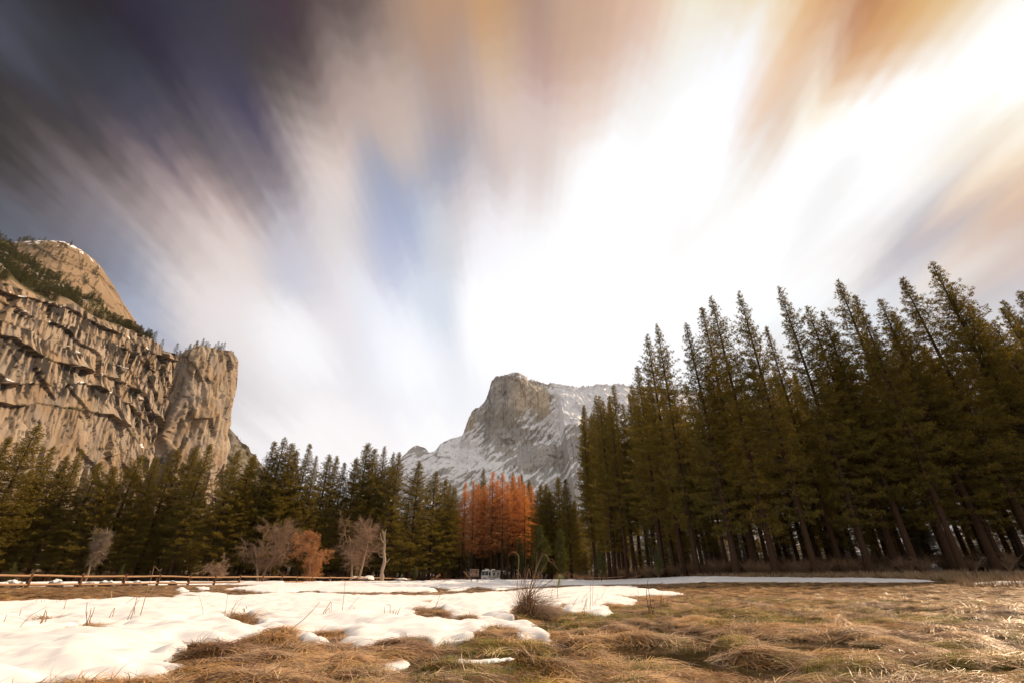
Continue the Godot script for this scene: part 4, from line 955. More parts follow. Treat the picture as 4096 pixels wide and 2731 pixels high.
# A leafless crown: limbs reach into an ovoid, fork into boughs, and end in sprays of fine twigs.
func bare_tree(called: String, label: String, at: Vector3, s: int, trunks: Array, centre: Vector3, size: Vector3, m: Material, limbs := 11, leaves: Color = Color(0, 0, 0, 0)) -> void:
	rng.seed = s
	var o := thing(called, label, "tree", at)
	var tv := PackedVector3Array(); var tn := PackedVector3Array()
	var v := PackedVector3Array(); var n := PackedVector3Array()
	var lv := PackedVector3Array(); var lc := PackedColorArray()
	var big := size.y * 0.030
	for k in trunks.size():
		var foot: Vector3 = trunks[k][0]; var head: Vector3 = trunks[k][1]
		var tp := bough(tv, tn, foot + Vector3.DOWN * 0.4, head, big * 1.25, big * 0.35, 0.02, 9, 8)
		for i in limbs:
			var u := Vector3(rng.randfn(0, 1), rng.randfn(0.1, 0.9), rng.randfn(0, 1)).normalized()
			var goal := centre + u * size * rng.randf_range(0.45, 0.80)
			if trunks.size() > 1: goal = goal.lerp(Vector3(head.x * 1.5, goal.y, goal.z), 0.35)
			var from := tp[clampi(int(remap(goal.y, centre.y - size.y, centre.y + size.y * 0.8, 2, 7)) + rng.randi_range(-1, 0), 2, 7)]
			var limb := bough(v, n, from, goal, big * 0.36, big * 0.13, 0.07, 5, 5)
			for j in 11:
				var p := limb[rng.randi_range(1, 5)].lerp(limb[rng.randi_range(3, 5)], rng.randf() * 0.5)
				var d := (p - centre) / size
				var g := p + Vector3(rng.randfn(0, 1), rng.randfn(0.15, 0.8), rng.randfn(0, 1)).normalized() * size * rng.randf_range(0.18, 0.34) + d * size * 0.10
				var sub := bough(v, n, p, g, big * 0.11, big * 0.05, 0.09, 3, 3)
				for w in 20:
					var q := sub[rng.randi_range(0, 3)].lerp(sub[rng.randi_range(1, 3)], rng.randf())
					var t := q + (Vector3(rng.randfn(0, 1), rng.randfn(0.2, 0.8), rng.randfn(0, 1)).normalized() + (g - p).normalized() * 0.7) * size.y * rng.randf_range(0.05, 0.11)
					tube(v, n, PackedVector3Array([q, t]), PackedFloat32Array([big * 0.045 + 0.004, 0.005]), 3)
					if leaves.a > 0.0:
						needle_tuft(lv, lc, t, Vector3.DOWN * 0.4, 0.34, 4, leaves)
						continue
					for z in 2:
						var q2 := q.lerp(t, rng.randf_range(0.35, 0.9))
						tube(v, n, PackedVector3Array([q2, q2 + (t - q) * rng.randf_range(0.4, 0.8) + Vector3(rng.randf_range(-1, 1), rng.randf_range(-0.5, 1), rng.randf_range(-1, 1)) * size.y * 0.04]), PackedFloat32Array([0.009, 0.005]), 3)
	obj("trunk", arrays(tv, PackedColorArray(), tn), m, o)
	obj("crown", arrays(v, PackedColorArray(), n), m, o)
	if leaves.a > 0.0: obj("leaves", arrays(lv, lc), M.needles, o)

func polar(az: float, d: float, lower := 0.1) -> Vector3:
	var x := sin(deg_to_rad(az)) * d; var z := -cos(deg_to_rad(az)) * d
	return Vector3(x, ground_y(x, z) - lower, z)

func oaks() -> void:
	var grey := mat(Color(0.33, 0.22, 0.15), 0.95); var pale := mat(Color(0.33, 0.255, 0.19), 0.95)
	M.oak = grey; M.pale_wood = pale
	bare_tree("bare_oak", "broad grey leafless oak, leftmost of the big three by the fence", polar(-25.4, 116), 501, [[Vector3(-2.0, 0, 0), Vector3(-4.2, 7.0, 0.3)], [Vector3(-1.6, 0, 0.4), Vector3(2.6, 10.5, 0)]], Vector3(-0.4, 8.2, 0), Vector3(10.0, 6.6, 5.5), grey, 9)
	bare_tree("bare_oak", "tall grey leafless oak with two pale trunks, right of the brown-leaved one", polar(-17.3, 114), 502, [[Vector3(0.2, 0, 0), Vector3(-2.2, 9.5, 0)], [Vector3(1.6, 0, 0.4), Vector3(2.6, 12.0, 0.2)]], Vector3(-0.3, 8.2, 0), Vector3(8.0, 6.8, 4.6), grey, 9)
	bare_tree("bare_oak", "small rounded leafless tree just behind the rail fence", polar(-30.1, 84), 503, [[Vector3(0.0, 0, 0), Vector3(-0.3, 2.6, 0)]], Vector3(0.0, 2.5, 0), Vector3(2.7, 2.1, 2.2), grey, 9)
	bare_tree("brown_oak", "oak still hung with brown dead leaves between the leafless oaks", polar(-21.9, 104), 504, [[Vector3(0.3, 0, 0), Vector3(0.4, 7.5, 0)]], Vector3(-0.2, 5.6, 0), Vector3(5.0, 5.4, 3.8), grey, 13, Color(0.42, 0.20, 0.09))
	bare_tree("bare_cottonwood", "slender pale leafless tree leaning before dark pines at left", polar(-39.8, 118), 505, [[Vector3(0.0, 0, 0), Vector3(0.5, 9.3, 0)]], Vector3(0.3, 5.9, 0), Vector3(2.2, 4.6, 2.0), pale, 12)
	# the dead snag
	rng.seed = 77
	var o := thing("snag", "broken pale dead trunk with twisted stubs beside the second oak", "tree", polar(-14.3, 112))
	var v := PackedVector3Array(); var n := PackedVector3Array()
	var pts := PackedVector3Array(); var rad := PackedFloat32Array()
	for k in 15:
		var t := k / 14.0
		pts.append(Vector3(0.55 * sin(t * 6.0) * t + 0.12 * sin(t * 19.0), 11.0 * t - 0.3, 0.25 * sin(t * 7.0)))
		rad.append(lerpf(0.46, 0.12, t) * rng.randf_range(0.7, 1.3) + (0.3 if k == 0 else 0.0))
	rad[14] = 0.04
	tube(v, n, pts, rad, 9); obj("trunk", arrays(v, PackedColorArray(), n), pale, o)
	for k in 9:
		var y := rng.randf_range(3.0, 10.5); var a := rng.randf() * TAU; var l := rng.randf_range(0.6, 2.2)
		var at := Vector3(0.55 * sin(y / 11.0 * 6.0) * y / 11.0, y, 0); var d := Vector3(cos(a), rng.randf_range(-0.3, 0.7), sin(a) * 0.6).normalized()
		v = PackedVector3Array(); n = PackedVector3Array()
		tube(v, n, PackedVector3Array([at, at + d * l * 0.5, at + d * l * 0.8 + Vector3.UP * l * 0.4]), PackedFloat32Array([0.16, 0.10, 0.03]), 5)
		obj("stub", arrays(v, PackedColorArray(), n), pale, o)

func thicket() -> void:
	rng.seed = 59
	var v := PackedVector3Array(); var n := PackedVector3Array()
	for i in 26:
		var a := rng.randf() * TAU; var l := rng.randf_range(0.5, 1.1)
		var d := Vector3(cos(a) * rng.randf_range(0.2, 0.8), 1.0, sin(a) * rng.randf_range(0.2, 0.8)).normalized()
		var e := d * l
		tube(v, n, PackedVector3Array([Vector3.ZERO, d * l * 0.5 + Vector3(rng.randf_range(-0.05, 0.05), 0, 0), e]), PackedFloat32Array([0.014, 0.010, 0.004]), 3)
		for k in 4:
			var q := d * l * rng.randf_range(0.3, 0.9)
			tube(v, n, PackedVector3Array([q, q + Vector3(rng.randf_range(-1, 1), rng.randf_range(0, 1), rng.randf_range(-1, 1)) * 0.3]), PackedFloat32Array([0.007, 0.003]), 3)
	var bush := arrays(v, PackedColorArray(), n)
	var m := mat(Color.WHITE, 0.95, true)
	var places := []; var tints := PackedColorArray()
	for i in 1500:
		var az := rng.randf_range(-50.0, 58.0)
		var front := table([Vector2(-54, 146), Vector2(-25, 148), Vector2(-8, 172), Vector2(5, 178), Vector2(8, 158), Vector2(11, 118), Vector2(16, 93), Vector2(25, 79), Vector2(35, 80), Vector2(45, 90), Vector2(52, 106)], az)
		if az < 12.0 and rng.randf() < 0.5: continue
		var d := front + rng.randf_range(-1.0, 60.0)
		var x := sin(deg_to_rad(az)) * d; var z := -cos(deg_to_rad(az)) * d
		var k := rng.randf_range(0.9, 2.6) * (1.0 + 0.6 * sstep(0.0, 40.0, d - front))
		places.append(Transform3D(Basis(Vector3.UP, rng.randf() * TAU).scaled(Vector3(k * 1.5, k, k * 1.5)), Vector3(x, ground_y(x, z), z)))
		tints.append(Color(0.20, 0.12, 0.07).lerp(Color(0.36, 0.24, 0.15), rng.randf()))
	scatter("thicket", bush, m, places, tints)

# ---------------------------------------------------------------- far woods on the rocks
func far_woods() -> void:
	rng.seed = 55
	var v := PackedVector3Array(); var c := PackedColorArray()
	for k in 95:
		var y := rng.randf_range(0.08, 0.98); var a := rng.randf() * TAU; var r := 0.21 * pow(1.0 - y, 0.9) * rng.randf_range(0.4, 1.0)
		needle_tuft(v, c, Vector3(cos(a) * r, y, sin(a) * r), Vector3(cos(a), 0.3, sin(a)), 0.11, 3, Color(0.055, 0.060, 0.020))
	var tv := PackedVector3Array(); var tn := PackedVector3Array()
	tube(tv, tn, PackedVector3Array([Vector3(0, -0.1, 0), Vector3(0, 1, 0)]), PackedFloat32Array([0.025, 0.004]), 4)
	for i in tv.size(): v.append(tv[i]); c.append(Color(0.09, 0.06, 0.04))
	var conifer := arrays(v, c)
	var nz := noise(95, 0.012, 3)
	var places := []; var tints := PackedColorArray()
	var put := func(q: Vector3, h: float):
		places.append(Transform3D(Basis(Vector3.UP, rng.randf() * TAU).scaled(Vector3(h * rng.randf_range(0.8, 1.2), h, h * rng.randf_range(0.8, 1.2))), q)); var f := rng.randf_range(0.8, 1.4); tints.append(Color(f, f, f))
	for i in 5200:
		var q := slope_points[rng.randi() % slope_points.size()]
		if nz.get_noise_2d(q.x * 0.8, q.z * 0.8) + rng.randf_range(-0.25, 0.25) > -0.12: put.call(q, rng.randf_range(9, 20))
	for i in 1500:
		var q := dome_points[rng.randi() % dome_points.size()]
		if q.y < 935.0 + 40.0 * nz.get_noise_2d(q.x * 2.0, q.z * 2.0) and rng.randf() < 0.75: put.call(q, rng.randf_range(10, 22))
	for i in 420: put.call(gully_points[rng.randi() % gully_points.size()], rng.randf_range(8, 19))
	for i in 700: put.call(hill_points[rng.randi() % hill_points.size()], rng.randf_range(10, 24))
	scatter("cliff_wood", conifer, M.needles, places, tints)
	places = []; tints = PackedColorArray()
	for i in 1500:
		var q := half_points[rng.randi() % half_points.size()]
		if nz.get_noise_2d(q.x * 0.7, q.y * 0.9) + rng.randf_range(-0.2, 0.2) > 0.12: put.call(q, rng.randf_range(14, 34))
	for i in 5000: put.call(low_points[rng.randi() % low_points.size()], rng.randf_range(25, 45))
	scatter("mountain_wood", conifer, M.needles, places, tints)
	# single trees along the skyline of the rim and the tower
	rng.seed = 58
	rim_points.sort()
	var used := 0
	for i in 130:
		var q := rim_points[rng.randi() % rim_points.size()]
		var az := rad_to_deg(atan2(q.x, -q.z))
		if az < -44.5 or az > -34.8 or rng.randf() < 0.3: continue
		var o := obj("rim_pine", conifer, M.needles); o.position = q + Vector3.DOWN * 0.5; var h := rng.randf_range(12, 27); o.scale = Vector3(h, h, h)
		tag(o, "tiny pine on the skyline between the dome and the rock tower", "tree", "pines along the cliff rim")
		used += 1

# ---------------------------------------------------------------- things in the meadow
# name, label, category, radius, and for each stem its points (x, y, z)
const STALKS := [
	["dry_stalk", "stub of dry stalk nearest the left edge of the snow", "stalk", 0.0110, [[-7.89,0.17,-8.27, -7.89,0.22,-8.26]]],
	["dry_stalk", "short dry stub in the snow, second from the left edge", "stalk", 0.0100, [[-9.12,0.17,-9.80, -9.13,0.23,-9.79]]],
	["dry_stalk", "long thin stalk slanting right over the snow at far left", "stalk", 0.0060, [[-6.46,0.17,-7.03, -6.42,0.28,-7.06, -6.33,0.37,-7.14, -6.33,0.37,-7.15]]],
	["dry_stalk", "thick dry stub with a thin strand beside a small tussock at left", "stalk", 0.0130, [[-7.20,0.17,-8.16, -7.21,0.29,-8.15], [-7.11,0.17,-8.04, -7.11,0.29,-8.04], [-7.31,0.17,-8.34, -7.34,0.26,-8.32]]],
	["bare_shrub", "woody shrub with forked twigs in a melt hollow at left", "shrub", 0.0080, [[-5.10,0.17,-6.42, -5.12,0.26,-6.41, -5.15,0.36,-6.38, -5.17,0.46,-6.37], [-5.09,0.17,-6.42, -5.11,0.26,-6.41, -5.11,0.32,-6.41, -5.12,0.40,-6.40], [-5.08,0.17,-6.42, -5.09,0.27,-6.41, -5.09,0.33,-6.42, -5.09,0.41,-6.41], [-4.88,0.17,-6.12, -4.89,0.25,-6.12, -4.88,0.28,-6.12], [-4.89,0.17,-6.09, -4.89,0.23,-6.10, -4.88,0.28,-6.11], [-4.96,0.17,-6.33, -4.98,0.23,-6.32, -5.01,0.27,-6.30], [-6.15,0.17,-7.76, -6.16,0.23,-7.75, -6.16,0.25,-7.75], [-7.25,0.17,-9.03, -7.26,0.22,-9.02]]],
	["dry_stalk", "upright dry stalk behind the left tussock", "stalk", 0.0100, [[-9.54,0.17,-11.21, -9.56,0.38,-11.19]]],
	["dry_stalk", "bent double stalk standing as a narrow wedge in the snow", "stalk", 0.0100, [[-6.89,0.17,-9.14, -6.90,0.27,-9.14], [-6.89,0.17,-9.08, -6.87,0.27,-9.09]]],
	["broken_reeds", "cluster of broken reeds folded over in the left snow", "reeds", 0.0080, [[-6.27,0.17,-8.67, -6.25,0.30,-8.69, -6.22,0.41,-8.71], [-6.26,0.17,-8.72, -6.26,0.29,-8.72, -6.27,0.47,-8.71, -6.32,0.41,-8.67, -6.37,0.35,-8.64], [-6.58,0.17,-9.22, -6.60,0.27,-9.20, -6.62,0.28,-9.19]]],
	["tall_reed", "tallest reed in the left snow, its broken tip hanging right", "reed", 0.0080, [[-6.31,0.17,-8.99, -6.32,0.48,-8.98, -6.33,0.81,-8.98, -6.34,0.93,-8.97, -6.28,0.86,-9.01, -6.24,0.84,-9.04], [-21.36,1.23,-30.72, -21.35,1.07,-30.72]]],
	["dry_stalk", "pale reed leaning right beside the tallest reed", "stalk", 0.0070, [[-11.55,0.17,-16.55, -11.51,0.51,-16.58, -11.49,0.76,-16.59]]],
	["dry_stalk", "short dry stalk along the far edge of the left snow", "stalk", 0.0090, [[-12.22,0.17,-13.43, -12.23,0.31,-13.43]]],
	["dry_stalk", "short dry stalk along the far edge of the left snow", "stalk", 0.0090, [[-12.48,0.17,-13.87, -12.48,0.36,-13.86]]],
	["dry_stalk", "short dry stalk along the far edge of the left snow", "stalk", 0.0090, [[-12.02,0.17,-13.43, -12.01,0.34,-13.44]]],
	["dry_stalk", "short dry stalk along the far edge of the left snow", "stalk", 0.0090, [[-12.27,0.17,-14.10, -12.27,0.25,-14.09]]],
	["dry_stalk", "short dry stalk along the far edge of the left snow", "stalk", 0.0090, [[-11.89,0.17,-13.87, -11.87,0.32,-13.88]]],
	["dry_stalk", "short dry stalk along the far edge of the left snow", "stalk", 0.0090, [[-11.72,0.17,-14.57, -11.73,0.28,-14.56]]],
	["dry_stalk", "short dry stalk along the far edge of the left snow", "stalk", 0.0090, [[-12.12,0.17,-15.36, -12.11,0.24,-15.36]]],
	["dry_stalk", "pale thick stub standing at the left snow's far edge", "stalk", 0.0130, [[-12.23,0.17,-15.93, -12.28,0.40,-15.89]]],
	["dry_stalk", "thin bowed stalk left of the round tussock hollow", "stalk", 0.0050, [[-5.64,0.17,-9.65, -5.71,0.33,-9.62, -5.76,0.43,-9.59]]],
	["dry_stalk", "thin upright stalk at the round tussock's left end", "stalk", 0.0050, [[-4.80,0.17,-8.85, -4.82,0.38,-8.84, -4.84,0.54,-8.83]]],
	["dry_stalk", "forked stalk leaning right over the round tussock", "stalk", 0.0050, [[-5.73,0.17,-10.80, -5.67,0.31,-10.83, -5.59,0.39,-10.87], [-5.24,0.17,-9.95, -5.17,0.32,-9.99], [-5.67,0.17,-10.66, -5.64,0.23,-10.68, -5.63,0.36,-10.68]]],
	["long_stick", "long slanting stick with a dangling seed pod before the snow", "stick", 0.0060, [[-2.84,0.10,-6.70, -2.74,0.18,-6.74, -2.67,0.24,-6.77, -2.59,0.33,-6.80, -2.51,0.44,-6.83], [-3.52,0.10,-8.92, -3.41,0.06,-8.96]]],
	["broken_reeds", "dark folded reeds standing mid snow, shaped like a tent", "reeds", 0.0080, [[-3.48,0.17,-9.76, -3.43,0.26,-9.78, -3.39,0.35,-9.80, -3.36,0.17,-9.81], [-3.45,0.17,-9.76, -3.40,0.24,-9.78, -3.39,0.17,-9.79]]],
	["tall_reed", "tall thin reed standing alone in the middle of the snow", "reed", 0.0060, [[-3.14,0.17,-9.76, -3.15,0.39,-9.76, -3.17,0.69,-9.76]]],
	["dry_stalk", "thin curved stalk right of the lone middle reed", "stalk", 0.0040, [[-3.05,0.17,-9.76, -2.97,0.31,-9.79, -2.88,0.42,-9.82]]],
	["broken_reeds", "row of short broken reed stubs in the middle snow", "reeds", 0.0080, [[-2.91,0.17,-9.65, -2.90,0.25,-9.66], [-2.31,0.17,-9.58, -2.33,0.27,-9.58], [-2.17,0.17,-9.40, -2.18,0.31,-9.40, -2.25,0.30,-9.39], [-2.09,0.17,-9.30, -2.08,0.24,-9.30], [-2.05,0.17,-9.30, -2.03,0.24,-9.31], [-2.00,0.17,-9.23, -1.96,0.27,-9.24], [-2.13,0.17,-9.37, -2.12,0.21,-9.37]]],
	["dry_stalk", "thin stalks leaning over the second bare patch", "stalk", 0.0050, [[-1.35,0.17,-9.23, -1.31,0.37,-9.24, -1.25,0.58,-9.25], [-1.35,0.17,-8.98, -1.29,0.36,-8.98, -1.16,0.43,-9.00]]],
	["tall_reed", "tallest upright reed right of the green sapling", "reed", 0.0060, [[4.26,0.17,-17.55, 4.28,0.68,-17.55, 4.26,1.12,-17.56]]],
	["broken_reeds", "tangle of dark reeds behind the small snow mound", "reeds", 0.0060, [[1.79,0.17,-11.96, 1.82,0.64,-11.96], [2.08,0.17,-13.58, 2.15,0.69,-13.57], [1.42,0.17,-10.34, 1.50,0.37,-10.33], [1.74,0.17,-11.82, 1.78,0.28,-11.82], [2.26,0.17,-14.22, 2.42,0.28,-14.19], [1.71,0.17,-12.06, 1.70,0.30,-12.06], [2.04,0.17,-13.11, 2.14,0.31,-13.09, 2.15,0.38,-13.09]]],
	["fallen_stick", "long dark stick lying across the edge of the small snow mound", "stick", 0.0070, [[1.10,0.06,-9.35, 1.24,0.19,-9.33, 1.29,0.29,-9.32, 1.34,0.42,-9.31]]],
	["dry_stalk", "slanting stalk rising right of the small snow mound", "stalk", 0.0050, [[2.84,0.17,-16.58, 2.94,0.38,-16.56, 3.02,0.47,-16.55]]],
	["dry_stalk", "stalk slanting right between the sapling and the reed tangle", "stalk", 0.0060, [[2.11,0.17,-15.71, 2.42,0.46,-15.67], [1.45,0.17,-12.46, 1.60,0.36,-12.44]]],
	["tall_reed", "reed leaning right just left of the green sapling", "reed", 0.0060, [[1.22,0.17,-16.58, 1.34,0.56,-16.57, 1.47,0.93,-16.56]]],
	["bare_shrub", "dark bare shrub of few tall stems in the dry grass", "shrub", 0.0090, [[2.83,0.03,-10.93, 2.84,0.18,-10.93, 2.82,0.41,-10.93, 2.86,0.59,-10.92, 2.91,0.75,-10.91], [2.95,0.03,-11.09, 2.94,0.19,-11.09, 2.93,0.41,-11.09, 2.92,0.63,-11.09], [2.89,0.03,-11.09, 2.93,0.21,-11.08, 2.91,0.29,-11.08], [3.19,0.03,-11.94, 3.21,0.13,-11.93, 3.26,0.24,-11.92], [2.82,0.03,-10.99, 2.86,0.12,-10.98, 2.87,0.24,-10.98], [2.88,0.03,-10.49, 2.81,0.11,-10.51, 2.79,0.18,-10.51]]],
	["stub_cluster", "thick broken reed stubs right of the dark bare shrub", "reeds", 0.0140, [[4.30,0.03,-15.12, 4.34,0.28,-15.11], [4.35,0.03,-15.12, 4.39,0.25,-15.11], [4.42,0.03,-15.12, 4.54,0.25,-15.09], [4.27,0.03,-15.12, 4.31,0.21,-15.11]]],
	["dry_stalk", "crossed thin stalks above the broken reed stubs", "stalk", 0.0050, [[4.71,0.03,-15.24, 4.65,0.30,-15.26, 4.51,0.64,-15.30], [6.48,0.03,-22.46, 6.51,0.39,-22.45, 6.56,0.80,-22.43], [5.46,0.03,-18.15, 5.58,0.16,-18.11, 5.67,0.29,-18.08]]],
	["fallen_stick", "dark twig lying on the wet grass at right", "stick", 0.0050, [[1.92,0.03,-8.20, 2.02,0.09,-8.18, 2.14,0.16,-8.15]]]]

# stems of the big reed clump
const STEMS := [
	[0.12,0.45,-10.95, 0.12,0.66,-10.95, 0.13,0.79,-10.95, 0.15,1.06,-10.95, 0.15,1.14,-10.95, 0.11,1.21,-10.95, 0.03,1.25,-10.95, -0.04,1.22,-10.95, -0.07,1.17,-10.95],
	[0.38,0.39,-11.00, 0.48,0.71,-11.00, 0.52,0.93,-10.99, 0.55,1.24,-10.99],
	[0.36,0.45,-11.02, 0.46,0.75,-11.02, 0.53,0.97,-11.02, 0.63,1.16,-11.01, 0.69,1.27,-11.01, 0.74,1.27,-11.00],
	[0.37,0.45,-11.09, 0.49,0.79,-11.08, 0.58,1.01,-11.08, 0.67,1.17,-11.07, 0.72,1.21,-11.07, 0.77,1.17,-11.07, 0.81,1.07,-11.06, 0.88,1.02,-11.06],
	[0.38,0.43,-11.00, 0.52,0.71,-10.99, 0.64,0.85,-10.99, 0.74,1.02,-10.98, 0.84,1.11,-10.97, 0.89,1.08,-10.97, 0.93,0.96,-10.97, 1.00,0.90,-10.96],
	[0.27,0.45,-11.08, 0.31,0.71,-11.08, 0.35,0.85,-11.08, 0.37,0.93,-11.08, 0.39,0.85,-11.08, 0.41,0.76,-11.08],
	[0.22,0.46,-10.69, 0.20,0.71,-10.69, 0.15,0.83,-10.69, 0.10,0.89,-10.69],
	[0.22,0.47,-10.88, 0.27,0.73,-10.88, 0.29,0.86,-10.88, 0.36,1.00,-10.88],
	[0.45,0.45,-11.09, 0.66,0.69,-11.08, 0.71,0.76,-11.07, 0.78,0.81,-11.07],
	[0.49,0.45,-10.95, 0.75,0.63,-10.94, 0.91,0.73,-10.93, 1.04,0.80,-10.92, 1.20,0.83,-10.90, 1.33,0.79,-10.88, 1.42,0.73,-10.87, 1.46,0.66,-10.87],
	[0.50,0.46,-11.07, 0.82,0.67,-11.05, 0.95,0.78,-11.04, 1.06,0.83,-11.03, 1.12,0.80,-11.02],
	[0.37,0.55,-10.72, 0.47,0.79,-10.72, 0.51,0.84,-10.72, 0.58,0.86,-10.71, 0.62,0.79,-10.71, 0.61,0.72,-10.71],
	[0.33,0.39,-10.88, 0.49,0.50,-10.88, 0.66,0.55,-10.87, 0.80,0.59,-10.86],
	[0.35,0.38,-10.78, 0.54,0.48,-10.77, 0.71,0.59,-10.77, 0.79,0.60,-10.76, 0.92,0.58,-10.75],
	[0.38,0.39,-10.91, 0.60,0.45,-10.90, 0.77,0.50,-10.89, 0.94,0.52,-10.88],
	[0.40,0.35,-10.93, 0.66,0.38,-10.91, 0.87,0.42,-10.90],
	[0.41,0.32,-10.68, 0.67,0.31,-10.66, 0.90,0.32,-10.65, 1.04,0.32,-10.64],
	[0.44,0.28,-10.77, 0.67,0.27,-10.75, 0.87,0.24,-10.74],
	[0.26,0.40,-10.80, 0.37,0.60,-10.80, 0.43,0.71,-10.79],
	[0.26,0.39,-11.08, 0.32,0.55,-11.08, 0.34,0.65,-11.08],
	[0.23,0.38,-11.01, 0.26,0.55,-11.01, 0.27,0.69,-11.01],
	[0.20,0.38,-10.75, 0.18,0.55,-10.75, 0.20,0.71,-10.75],
	[0.29,0.37,-11.03, 0.41,0.55,-11.02, 0.50,0.67,-11.02],
	[0.31,0.38,-10.74, 0.48,0.59,-10.73, 0.55,0.70,-10.73],
	[0.33,0.38,-10.95, 0.50,0.65,-10.94, 0.61,0.79,-10.93, 0.66,0.94,-10.93],
	[0.15,0.37,-10.73, 0.15,0.55,-10.73, 0.16,0.63,-10.73],
	[0.11,0.32,-10.68, 0.09,0.50,-10.68, 0.10,0.67,-10.68],
	[0.36,0.39,-11.06, 0.59,0.59,-11.05, 0.76,0.79,-11.04, 0.81,0.79,-11.03],
	[0.39,0.40,-10.76, 0.57,0.55,-10.76, 0.71,0.66,-10.75],
	[0.37,0.35,-10.77, 0.59,0.41,-10.76, 0.74,0.40,-10.75, 0.84,0.37,-10.74],
	[0.27,0.10,-11.11, 0.34,0.30,-11.11, 0.27,0.45,-11.11]]


func box_mesh(size: Vector3, bevel := 0.01) -> ArrayMesh:
	# a box with chamfered edges, centred
	var st := SurfaceTool.new(); st.begin(Mesh.PRIMITIVE_TRIANGLES); st.set_smooth_group(-1)
	var h := size * 0.5; var b := minf(bevel, minf(h.x, minf(h.y, h.z)) * 0.9)
	var quad := func(a: Vector3, q: Vector3, c: Vector3, d: Vector3):
		var n := (q - a).cross(c - a)
		var o := [a, q, c, a, c, d] if n.dot(a + q + c + d) < 0 else [a, c, q, a, d, c]
		for p in o: st.add_vertex(p)
	for ax in 3:
		var u := (ax + 1) % 3; var w := (ax + 2) % 3
		for s in [-1.0, 1.0]:
			var f := []
			for k in [[-1.0, -1.0], [1.0, -1.0], [1.0, 1.0], [-1.0, 1.0]]:
				var p := Vector3.ZERO; p[ax] = s * h[ax]; p[u] = k[0] * (h[u] - b); p[w] = k[1] * (h[w] - b); f.append(p)
			quad.call(f[0], f[1], f[2], f[3])
			for t in [-1.0, 1.0]:
				var g := []
				for k in [[0, -1.0], [0, 1.0], [1, 1.0], [1, -1.0]]:
					var p := Vector3.ZERO; p[w] = k[1] * (h[w] - b)
					if k[0] == 0: p[ax] = s * h[ax]; p[u] = t * (h[u] - b)
					else: p[ax] = s * (h[ax] - b); p[u] = t * h[u]
					g.append(p)
				quad.call(g[0], g[1], g[2], g[3])
	st.generate_normals()
	return st.commit()

func part_box(called: String, size: Vector3, at: Vector3, m: Material, parent: Node, bevel := 0.01) -> MeshInstance3D:
	var o := obj(called, box_mesh(size, bevel), m, parent); o.position = at
	return o

func log_mesh(a: Vector3, b: Vector3, r0: float, r1: float, s: int, sides := 8) -> ArrayMesh:
	rng.seed = s
	var v := PackedVector3Array(); var n := PackedVector3Array()
	var pts := PackedVector3Array(); var rad := PackedFloat32Array()
	var l := a.distance_to(b); var d := (b - a).normalized()
	pts.append(a); rad.append(0.005)
	for k in 7:
		var t := k / 6.0
		pts.append(a.lerp(b, t) + (Vector3(rng.randf_range(-1, 1), rng.randf_range(-1, 1), rng.randf_range(-1, 1)) * 0.12 * r0 if k > 0 and k < 6 else Vector3.ZERO) + d * (0.004 if k == 0 else 0.0))
		rad.append(lerpf(r0, r1, t) * rng.randf_range(0.93, 1.07))
	pts.append(b + d * 0.004); rad.append(0.005)
	tube(v, n, pts, rad, sides)
	return arrays(v, PackedColorArray(), n)

func boulder_mesh(s: int, flat: float) -> ArrayMesh:
	var nz := noise(s, 1.1, 3, 0.5)
	var p := PackedVector3Array(); var nu := 17; var nv := 10
	for j in nv:
		var t := PI * j / (nv - 1)
		for i in nu:
			var a := TAU * (i % (nu - 1)) / (nu - 1)
			var d := Vector3(sin(t) * cos(a), cos(t) * flat, sin(t) * sin(a))
			p.append(d * (1.0 + 0.55 * nz.get_noise_3dv(d * 1.4)))
	return sheet(p, PackedColorArray(), nu, nv, true)

func cap_mesh(s: int, flat: float) -> ArrayMesh:
	# snow lying on the upper side of that boulder
	var nz := noise(s, 1.1, 3, 0.5); var ed := noise(s + 9, 1.6, 2)
	var p := PackedVector3Array(); var nu := 17; var nv := 7
	for j in nv:
		for i in nu:
			var a := TAU * (i % (nu - 1)) / (nu - 1)
			var t := (0.85 + 0.45 * ed.get_noise_2d(cos(a) * 2.0, sin(a) * 2.0)) * j / (nv - 1)
			var d := Vector3(sin(t) * cos(a), cos(t) * flat, sin(t) * sin(a))
			p.append(d * (1.0 + 0.55 * nz.get_noise_3dv(d * 1.4)) + d.normalized() * (0.12 * sqrt(1.0 - pow(float(j) / (nv - 1), 2.0)) - 0.01))
	return sheet(p, PackedColorArray(), nu, nv, true)

